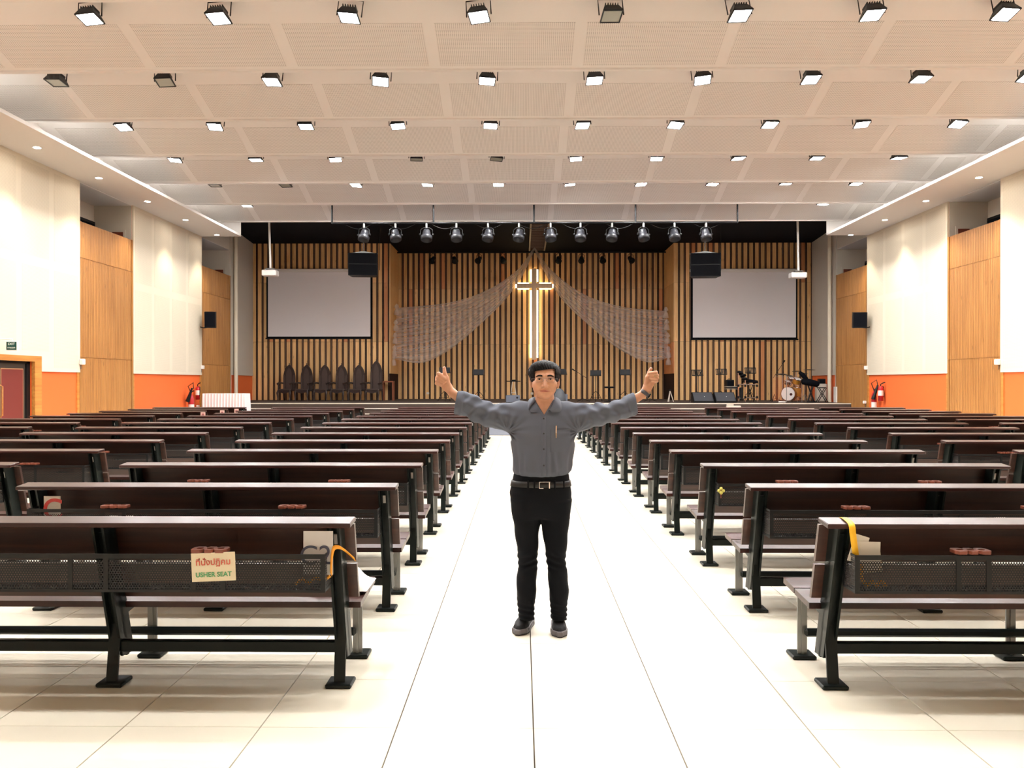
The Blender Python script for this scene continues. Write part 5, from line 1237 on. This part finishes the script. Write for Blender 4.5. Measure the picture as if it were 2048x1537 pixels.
# ---- hair
hairm = mat('black_hair', lin(8, 7, 9), 0.6, spec=0.15); nt = hairm.node_tree; n = nt.nodes
tc = n.new('ShaderNodeTexCoord'); mp = n.new('ShaderNodeMapping'); mp.inputs['Scale'].default_value = (90, 90, 500); nz = n.new('ShaderNodeTexNoise'); nz.inputs['Scale'].default_value = 1.0; bp = n.new('ShaderNodeBump'); bp.inputs['Strength'].default_value = 0.5; bp.inputs['Distance'].default_value = 0.003
mp.inputs['Rotation'].default_value = (0, 0.5, 0)
nt.links.new(tc.outputs['Object'], mp.inputs[0]); nt.links.new(mp.outputs[0], nz.inputs['Vector']); nt.links.new(nz.outputs[0], bp.inputs['Height']); nt.links.new(bp.outputs[0], n['Principled BSDF'].inputs['Normal'])
def hair(p):
    q = p - HC; x, y, z = q[:, 0], q[:, 1], q[:, 2]
    s = q * A_(1 / 1.13, 1 / 1.10, 1 / 1.06) - A_(0, 0.004, 0.0)
    d = loft(s, HEAD, 2.25) * 1.02
    d = smin(d, ell(q, (-0.018, -0.035, 0.082), (0.062, 0.05, 0.03)), 0.02)             # the swept fringe
    d = smin(d, ell(q, (0, 0.01, 0.05), (0.098, 0.095, 0.062)), 0.02)
    d = d - 0.0016 * np.sin(x * 420 + z * 160 + 5 * np.sin(y * 60))
    top = 0.060 + 0.12 * x - 0.25 * np.maximum(np.abs(x) - 0.045, 0)
    win = np.maximum(np.maximum(np.abs(x - 0.0) - 0.058 - 0.06 * np.maximum(z - 0.0, 0), z - top), y - 0.0)
    low = np.where(y < 0.0, -0.012 + 0.25 * np.maximum(0.078 - np.abs(x), 0) - z, -0.085 - z)
    lowf = -0.012 - z - 6.0 * np.clip(y - 0.004, 0, 0.0125)
    d = smax(d, -win, 0.006)
    return smax(d, lowf, 0.008)
me, _, _ = sdf_mesh('hair', hair, (HC[0] - 0.13, -0.18, 1.42), (HC[0] + 0.13, 0.14, 1.68), 0.0028, hairm); place('hair', me, man)
# ---- brows, eyes, glasses
eyem = mat('eye_white', lin(186, 172, 162), 0.35)
browm = mat('brow_hair', lin(22, 17, 17), 0.8, spec=0.1)
ML = [(HC[0] + x, front(body, HC[0] + x, HC[2] - 0.0655 - 0.0035 * (x / 0.033) ** 2) + 0.0006, HC[2] - 0.0655 - 0.0035 * (x / 0.033) ** 2) for x in np.linspace(-0.033, 0.033, 15)]
MB().tube(ML, [0.0006] + [0.0011] * 13 + [0.0006], 6).build('mouth_line', mat('mouth_shadow', lin(112, 58, 50), 0.6), man)
for sg in (-1, 1):
    P = []
    for t in np.linspace(0, 1, 9):
        x = HC[0] + sg * (0.014 + 0.040 * t); z = HC[2] + 0.0225 + 0.003 * math.sin(math.pi * min(1, t * 1.2)) - 0.006 * max(0, t - 0.6)
        P.append((x, front(body, x, z) + 0.0012, z))
    MB().tube(P, [0.0036, 0.0046, 0.005, 0.005, 0.005, 0.0048, 0.0044, 0.0034, 0.0016], 8).build('eyebrow', browm, man)
    xe, ze = HC[0] + sg * 0.0330, HC[2] + 0.0045; ye = front(body, xe, ze + 0.001)
    eb = MB().lathe([(0.0125 * math.sin(t), 0.0125 * math.cos(t)) for t in np.linspace(0.001, math.pi - 0.001, 10)], 16, (xe, ye + 0.002, ze), Matrix.Diagonal((1, 0.32, 0.27, 1))).build('eye', eyem, man)
    MB().lathe([(0.0064 * math.sin(t), 0.0064 * math.cos(t)) for t in np.linspace(0.001, math.pi - 0.001, 8)], 12, (xe, ye - 0.0005, ze), Matrix.Diagonal((1, 0.5, 0.7, 1))).build('iris', mat('iris', lin(30, 20, 16), 0.2), eb)
    Lp = [(xe - sg * 0.0 + 0.0135 * math.cos(t), ye - 0.0012 + 0.002 * abs(math.cos(t)), ze + 0.0042 * math.sin(t)) for t in np.linspace(0.1, math.pi - 0.1, 9)]
    MB().tube(Lp, 0.0015, 6).build('lash_line', hairm, man)
gl = empty('glasses', HC, 0, 'thin metal-rimmed glasses'); gl.parent = man; gl.location = (HC[0], HC[1], HC[2])
rim = mat('grey_rim', lin(128, 118, 118), 0.35, metal=0.5)
for sg in (-1, 1):
    pts_ = []
    for t in np.linspace(0, 2 * math.pi, 33):
        c, s_ = math.cos(t), math.sin(t); e_ = 0.55
        pts_.append((sg * 0.0355 + 0.0245 * math.copysign(abs(c) ** e_, c), -0.112 + 0.008 * abs((0.0245 * math.copysign(abs(c) ** e_, c)) * sg + 0.0355) / 0.06, 0.001 + 0.0135 * math.copysign(abs(s_) ** e_, s_)))
    MB().tube(pts_, 0.0007, 6).build('rim', rim, gl)
    gm = bpy.data.materials.get('spectacle_lens')
    if gm is None:
        gm = acr.copy(); gm.name = 'spectacle_lens'
        for nd in gm.node_tree.nodes:
            if nd.type == 'MIX_SHADER': nd.inputs[0].default_value = 0.015
    MB().add([Vector(p) for p in pts_[:-1]], [tuple(range(32))]).build('lens', gm, gl)
    MB().tube([(sg * 0.060, -0.104, 0.006), (sg * 0.074, -0.088, 0.006), (sg * 0.083, 0.0, 0.004), (sg * 0.083, 0.02, -0.004)], 0.0013, 6).build('temple', rim, gl)
    MB().tube([(sg * 0.011, -0.1115, 0.0), (sg * 0.009, -0.107, -0.006)], 0.0014, 6).build('nose_pad', rim, gl)
MB().tube([(-0.0115, -0.1115, 0.006), (0, -0.1145, 0.0075), (0.0115, -0.1115, 0.006)], 0.0012, 6).build('bridge', rim, gl)

# ---- shirt
shirtm = mat('grey_shirt', lin(84, 88, 99), 0.75, spec=0.2, bump=(900, 0.08))
TORSO = [(0.945, mx_(1082), 0.150, 0.0, 0.108), (0.962, mx_(1082), 0.160, -0.004, 0.122), (0.985, mx_(1083), 0.170, -0.006, 0.130), (1.02, mx_(1084), 0.175, -0.006, 0.132), (1.069, mx_(1085), 0.180, -0.004, 0.131), (1.135, mx_(1086), 0.190, 0.0, 0.129), (1.2, mx_(1086), 0.197, 0.0, 0.127), (1.26, mx_(1086), 0.195, 0.004, 0.120), (1.315, mx_(1086.5), 0.172, 0.008, 0.108), (1.355, mx_(1088), 0.135, 0.012, 0.098), (1.385, mx_(1089), 0.095, 0.014, 0.084), (1.405, mx_(1089.5), 0.075, 0.015, 0.073), (1.415, mx_(1089.5), 0.069, 0.016, 0.070)]
ARML = [(1040, 829, 0.082), (1010, 834, 0.078), (985, 834, 0.071), (960, 825, 0.068), (936, 809, 0.064), (912, 805, 0.070)]
ARMR = [(1135, 830, 0.082), (1165, 835, 0.078), (1200, 830, 0.064), (1225, 825, 0.060), (1246, 817, 0.060), (1271, 807, 0.062)]
XN = mx_(1089)
def shirt(p):
    x, y, z = p[:, 0], p[:, 1], p[:, 2]
    d = loft(p, TORSO, 2.3)
    ang = np.arctan2(y, x - 0.012)
    d = d + 0.005 * np.clip((1.14 - z) / 0.12, 0, 1) * np.clip((z - 0.955) / 0.035, 0.15, 1) * np.sin(ang * 17 + z * 9 + 1.5 * np.sin(ang * 5)) + 0.003 * np.clip((1.25 - z) / 0.2, 0, 1) * np.clip((z - 0.955) / 0.035, 0.15, 1) * np.sin(ang * 9 - z * 25)
    for arm, sg in ((ARML, -1), (ARMR, 1)):
        a = None
        for i in range(len(arm) - 1):
            P0 = (mx_(arm[i][0]), 0.004, mz_(arm[i][1])); P1 = (mx_(arm[i + 1][0]), 0.0, mz_(arm[i + 1][1]))
            c = cone(p, P0, P1, arm[i][2], arm[i + 1][2], (1, 0.92, 1)); a = c if a is None else smin(a, c, 0.02)
        out = sg * (x - mx_(1086))
        fold = 0.0055 * np.sin(out * 62 + z * 55 * 1.0 + 2.2 * np.sin(y * 30 + 2)) * np.clip((out - 0.2) / 0.1, 0, 1) + 0.0045 * np.sin(z * 95 - out * 28 + y * 20) * np.clip((out - 0.12) / 0.1, 0, 1)
        endp = arm[-1]; pe = A_(mx_(endp[0]), 0, mz_(endp[1])); dr = A_(sg * 0.985, 0, 0.17); along = (p - pe) @ dr
        cuffz = np.clip(1 - np.abs(along + 0.022) / 0.026, 0, 1)
        fold = fold * np.clip(-along / 0.05 - 0.4, 0, 1)
        a = a + fold - 0.005 * np.clip(cuffz * 4, 0, 1)
        a = smax(a, along, 0.004)
        w = L(640, 790, 0) if sg < 0 else R(830, 820, 0)
        q = pe - dr * 0.045; q2 = pe + dr * 0.05
        a = smax(a, -cone(p, tuple(q), tuple(q2), endp[2] - 0.016, endp[2] - 0.008, (1, 0.92, 1)), 0.004)
        d = smin(d, a, 0.055)
        ap = A_(mx_(1015) if sg < 0 else mx_(1157), 0, mz_(862)); r_ = p - ap; th = np.arctan2(r_[:, 2], -sg * r_[:, 0]); dist = np.sqrt(r_[:, 0] ** 2 + r_[:, 2] ** 2)
        d = d + 0.004 * np.sin(th * 15) * np.exp(-(dist / 0.11) ** 2) * np.clip(dist / 0.04, 0, 1)
    v = np.maximum(np.abs(x - mx_(1087.5)) - np.maximum(z - 1.322, -0.05) * 0.62, y - 0.0)
    d = smax(d, -v, 0.004)
    d = smax(d, -cone(p, (XN, 0.005, 1.36), (XN, 0.0, 1.5), 0.058, 0.066), 0.004)
    return d
me, _, _ = sdf_mesh('shirt', shirt, (-0.6, -0.19, 0.92), (0.66, 0.19, 1.45), 0.004, shirtm); sh_o = place('shirt', me, man)
# placket, buttons, pocket, collar
def strip_on(fn, x0, x1, zs, off, name, m_, parent):
    rows = []
    for z in zs:
        rows.append([(x, front(fn, x, z) - (off if 0 < i < 3 else -0.001), z) for i, x in enumerate((x0, x0 + 0.0015, x1 - 0.0015, x1))])
    return MB().grid(rows).build(name, m_, parent)
xb = mx_(1086.5)
strip_on(shirt, xb - 0.016, xb + 0.014, np.linspace(0.965, 1.315, 40), 0.0022, 'placket', shirtm, sh_o)
btn = mat('dark_button', lin(28, 28, 34), 0.35)
for py in (836, 865, 895.5, 927):
    z = mz_(py); MB().lathe([(0, 0.003), (0.0052, 0.0025), (0.006, 0.0), (0, 0)], 12, (xb, front(shirt, xb, z) - 0.002, z), Matrix.Rotation(math.pi / 2, 4, 'X')).build('button', btn, sh_o)
px0, px1, pz1, pz0 = mx_(1099), mx_(1139), mz_(857), mz_(901)
rows = []
for z in np.linspace(pz0, pz1, 14):
    r = []
    for i, x in enumerate([px0, px0 + 0.002] + list(np.linspace(px0 + 0.01, px1 - 0.01, 8)) + [px1 - 0.002, px1]):
        edge = i in (0, 11); r.append((x, front(shirt, x, z) - (-0.001 if edge else 0.0022 + (0.004 * math.sin((x - px0) / (px1 - px0) * math.pi) if z > pz1 - 0.006 else 0)), z))
    rows.append(r)
MB().grid(rows).build('pocket', shirtm, sh_o)
xp = mx_(1110.5); pen = empty('pen', (xp, front(shirt, xp, pz1) - 0.008, pz1), 0); pen.parent = man; pen['label'] = 'gold pen clipped in the shirt pocket'
gold_m = mat('pen_gold', lin(226, 196, 150), 0.25, metal=0.6)
MB().cyl((0, 0, -0.05), (0.001, 0, 0.022), 0.0035, n=10).build('barrel', gold_m, pen); MB().box(-0.0015, 0.0015, -0.006, -0.0035, -0.022, 0.02).build('clip', M['chrome'], pen)
# collar leaves: fold line round the neck, then the point lying on the chest
for sg in (-1, 1):
    fs = lambda x, z, o: (XN + sg * x, front(shirt, XN + sg * x, z) - o, z)
    Fl = [(XN + sg * 0.030, 0.072, 1.424), (XN + sg * 0.058, 0.040, 1.428), (XN + sg * 0.064, 0.0, 1.424), (XN + sg * 0.052, -0.044, 1.408), fs(0.034, 1.372, 0.010), fs(0.021, 1.352, 0.006)]
    El = [(XN + sg * 0.040, 0.095, 1.388), (XN + sg * 0.088, 0.055, 1.392), (XN + sg * 0.100, 0.0, 1.392), fs(0.100, 1.362, 0.010), fs(0.088, 1.340, 0.007), fs(0.040, 1.336, 0.006)]
    F_, E_ = smooth_path(Fl, 21), smooth_path(El, 21); rows = []
    for a, b in zip(F_, E_):
        a = Vector(a); b = Vector(b); inn = Vector((XN + (a.x - XN) * 0.93, a.y * 0.93 + 0.001, a.z - 0.03)); up = Vector((0, 0, 1)); out = Vector((a.x - XN, a.y - 0.012, 0)).normalized()
        rows.append([inn, a, a + out * 0.004 + (b - a) * 0.08, a.lerp(b, 0.5) + out * 0.008 + up * 0.006, a.lerp(b, 0.8) + out * 0.006 + up * 0.003, b])
    o = MB().grid(rows).build('collar_leaf', shirtm, sh_o); md = o.modifiers.new('thick', 'SOLIDIFY'); md.thickness = 0.0024; md.offset = 0
    ms = o.modifiers.new('round', 'SUBSURF'); ms.levels = 1; ms.render_levels = 1
# ---- trousers, belt
trm = mat('black_trousers', lin(11, 13, 18), 0.85, spec=0.15, bump=(600, 0.08))
LEGL = [(0.80, mx_(1053), 0.088, 0.0, 0.100), (0.70, mx_(1053.5), 0.084, 0.0, 0.095), (0.625, mx_(1053.5), 0.0745, 0, 0.086), (0.52, mx_(1055), 0.064, 0, 0.076), (0.428, mx_(1056), 0.057, 0.0, 0.070), (0.34, mx_(1053.5), 0.060, 0.006, 0.072), (0.262, mx_(1052.7), 0.060, 0.01, 0.070), (0.17, mx_(1052.5), 0.052, 0.012, 0.062), (0.096, mx_(1052.5), 0.047, 0.014, 0.058), (0.082, mx_(1052.5), 0.048, 0.016, 0.060)]
LEGR = [(0.80, mx_(1110), 0.092, 0.0, 0.100), (0.70, mx_(1110.5), 0.086, 0.0, 0.095), (0.625, mx_(1110.5), 0.0795, 0, 0.086), (0.52, mx_(1111.5), 0.066, 0, 0.076), (0.428, mx_(1112.5), 0.056, 0.0, 0.070), (0.34, mx_(1116), 0.060, 0.006, 0.072), (0.262, mx_(1118), 0.060, 0.01, 0.070), (0.17, mx_(1118), 0.052, 0.012, 0.062), (0.096, mx_(1117.5), 0.047, 0.014, 0.058), (0.082, mx_(1117.5), 0.048, 0.016, 0.060)]
HIP = [(0.966, mx_(1082.5), 0.166, 0.0, 0.118), (0.93, mx_(1082), 0.172, 0.0, 0.121), (0.89, mx_(1081.5), 0.180, 0.002, 0.124), (0.85, mx_(1081), 0.187, 0.004, 0.126), (0.80, mx_(1082), 0.182, 0.005, 0.124), (0.74, mx_(1082.5), 0.172, 0.004, 0.112), (0.705, mx_(1082.5), 0.158, 0.002, 0.098)]
def trousers(p):
    x, y, z = p[:, 0], p[:, 1], p[:, 2]
    d = loft(p, HIP, 2.4)
    for i, leg in enumerate((LEGL, LEGR)):
        l = loft(p, leg, 2.2); xc = leg[4][1]; s_ = -1 if i == 0 else 1
        l = l + 0.004 * np.exp(-((z - 0.44) / 0.05) ** 2) * np.sin(z * 150 + s_ * (x - xc) * 60) + 0.0035 * np.exp(-((z - 0.12) / 0.07) ** 2) * np.sin(z * 190 + (x - xc) * 40) + 0.002 * np.sin(z * 45 + np.arctan2(y, x - xc) * 3)
        d = smin(d, l, 0.022)
    return d
me, _, _ = sdf_mesh('trousers', trousers, (-0.23, -0.17, 0.03), (0.25, 0.17, 1.0), 0.0042, trm); tr_o = place('trousers', me, man)
def ring(z0, z1, off, name, m_, parent, tab=HIP, n=2.4, N=64):
    T_ = np.array(sorted(tab)); rows = []
    for z, o_ in ((z0, 0), (z0 + 0.001, off), ((z0 + z1) / 2, off), (z1 - 0.001, off), (z1, 0)):
        xc, a, yc, b = [np.interp(z, T_[:, 0], T_[:, k]) for k in (1, 2, 3, 4)]; r = []
        for i in range(N + 1):
            t = 2 * math.pi * i / N; c, s_ = math.cos(t), math.sin(t); k = (abs(c) ** n + abs(s_) ** n) ** (-1 / n)
            r.append((xc + (a + o_) * c * k, yc + (b + o_) * s_ * k, z))
        rows.append(r)
    return MB().grid(rows).build(name, m_, parent)
beltm = mat('black_leather', lin(20, 19, 20), 0.5, spec=0.3)
bz0, bz1 = 0.892, 0.927
belt = ring(bz0, bz1, 0.006, 'belt', beltm, man)
yb_ = front(trousers, mx_(1087), (bz0 + bz1) / 2) - 0.012
bx0, bx1 = mx_(1078), mx_(1104)
bk = MB(); t_ = 0.0035
bk.bbox(((bx0 + mx_(1099)) / 2, yb_, bz1 + 0.001), (mx_(1099) - bx0, 0.004, t_), 0.001).bbox((bx0, yb_, (bz0 + bz1) / 2), (t_, 0.004, bz1 - bz0 + 0.004), 0.001).bbox(((bx0 + mx_(1086)) / 2, yb_, bz0 - 0.001), (mx_(1086) - bx0, 0.004, t_), 0.001).bbox((mx_(1097.5), yb_, (bz0 + bz1) / 2), (0.006, 0.004, bz1 - bz0 + 0.004), 0.001)
bk.build('buckle', M['chrome'], belt)
for px in (1056, 1068, 1108, 1126):
    x = mx_(px); y = front(trousers, x, 0.91)
    MB().bbox((x, y - 0.007, 0.91), (0.011, 0.006, 0.052), 0.002).build('belt_loop', trm, tr_o)
# ---- watch and ring
wc = A_(*R(885, 790, 0)); wd = (A_(*R(950, 650, 0.004)) - A_(*R(830, 820, 0))); wd = wd / np.linalg.norm(wd)
wt = empty('wristwatch', tuple(wc), 0); wt.parent = man; wt['label'] = 'dark grey wristwatch'
dv = Vector(wd); sa = Vector((dv.z, 0, -dv.x)).normalized(); rows = []
for k, (o_, r_) in enumerate(((-0.011, 0.0), (-0.0105, 0.0045), (0.0105, 0.0045), (0.011, 0.0))):
    rows.append([dv * o_ + sa * ((0.0255 + r_) * math.cos(t)) + Vector((0, 1, 0)) * ((0.0215 + r_) * math.sin(t)) for t in np.linspace(0, 2 * math.pi, 33)])
strapm = mat('watch_strap', lin(62, 60, 66), 0.5)
MB().grid(rows).build('strap', strapm, wt)
Mw = Matrix.Translation(sa * 0.031) @ Matrix(((sa.x, 0, dv.x, 0), (sa.y, 1, dv.y, 0), (sa.z, 0, dv.z, 0), (0, 0, 0, 1)))
MB().bbox((0, 0, 0), (0.008, 0.032, 0.034), 0.003, Mw).build('watch_case', M['black_metal'], wt)
rg = Vector(R(1120, 355, -0.024)); MB().lathe([(0.0118, -0.002), (0.0125, 0), (0.0118, 0.002)], 14, rg, Matrix.Rotation(math.pi / 2, 4, 'Y')).build('finger_ring', gold_m, man)
# ---- shoes
upm = mat('shoe_mesh', lin(30, 30, 34), 0.7, spec=0.25, bump=(700, 0.2)); solem = mat('shoe_sole', lin(92, 88, 92), 0.6); outm = mat('shoe_outsole', lin(20, 20, 22), 0.6)
def shoe(toe_px, heel_px):
    T0 = atZ(toe_px[0], toe_px[1], 0.03) - man.location; T1 = atZ(heel_px[0], heel_px[1], 0.03) - man.location
    dirv = Vector((T0.x - T1.x, T0.y - T1.y, 0)).normalized(); c = Vector((T1.x, T1.y, 0))
    fx, fy = dirv.x, dirv.y
    def loc(p):
        q = p - A_(c.x, c.y, 0); return np.stack([q[:, 0] * fx + q[:, 1] * fy, -q[:, 0] * fy + q[:, 1] * fx, q[:, 2]], -1)
    def outline(q, grow=0.0):
        s_ = np.clip(q[:, 0], -0.04, 0.245); w = np.interp(s_, [-0.04, 0.0, 0.08, 0.16, 0.21, 0.245], [0.02, 0.036, 0.037, 0.047, 0.042, 0.012]) + grow
        e_ = np.maximum(-0.045 - grow - q[:, 0], q[:, 0] - 0.25 - grow)
        return np.maximum(np.abs(q[:, 1]) - w, e_)
    def up(p):
        q = loc(p); z = q[:, 2]
        top = np.interp(q[:, 0], [-0.05, 0.0, 0.06, 0.12, 0.18, 0.235, 0.25], [0.105, 0.118, 0.115, 0.092, 0.072, 0.055, 0.035])
        d = outline(q, -0.002 + 0); w = np.interp(np.clip(q[:, 0], -0.04, 0.245), [-0.04, 0.0, 0.08, 0.16, 0.21, 0.245], [0.02, 0.036, 0.037, 0.047, 0.042, 0.012])
        arch_ = z - (top - 0.55 * (q[:, 1] / np.maximum(w, 0.01)) ** 2 * (top - 0.045) * 0.8)
        d = smax(d, arch_ * 0.7, 0.02); return np.maximum(d, 0.03 - z)
    def so(p):
        q = loc(p); z = q[:, 2]; g = 0.004 + 0.003 * np.sin(q[:, 0] * 95)
        d = smax(outline(q, 0.006) , np.abs(z - 0.021) - 0.015 - 0.10 * np.clip(0.03 - q[:, 0], 0, 0.08), 0.008)
        hol = ell(np.stack([((q[:, 0] + 0.02) % 0.045) - 0.0225, np.abs(q[:, 1]) - 0.05, z - 0.024], -1), (0, 0, 0), (0.013, 0.014, 0.008))
        return smax(d, -hol, 0.003)
    def outs(p):
        q = loc(p); return smax(outline(q, 0.004), np.abs(q[:, 2] - 0.005) - 0.005, 0.002)
    e = empty('shoe', c, 0); e.parent = man; e.location = (0, 0, 0); e['label'] = 'black mesh running shoe with grey sole'
    b0 = (c.x - 0.28, c.y - 0.28, -0.004); b1 = (c.x + 0.28, c.y + 0.1, 0.14)
    for nm, fn, m_ in (('shoe_upper', up, upm), ('midsole', so, solem), ('outsole', outs, outm)):
        me, _, _ = sdf_mesh(nm, fn, b0, b1, 0.0032, m_); place(nm, me, e)
    pv = Vector((-dirv.y, dirv.x, 0))
    for i in range(4):
        s_ = 0.075 + i * 0.025; zt = float(np.interp(s_, [0.06, 0.12, 0.18], [0.115, 0.092, 0.072])) + 0.001
        a = c + dirv * s_; MB().tube([a - pv * 0.02 + Vector((0, 0, zt - 0.010)), a + Vector((0, 0, zt + 0.001)), a + pv * 0.02 + Vector((0, 0, zt - 0.010))], 0.0032, 6).build('lace', outm, e)
shoe((1036, 1262), (1057, 1240)); shoe((1120, 1267), (1115, 1243))
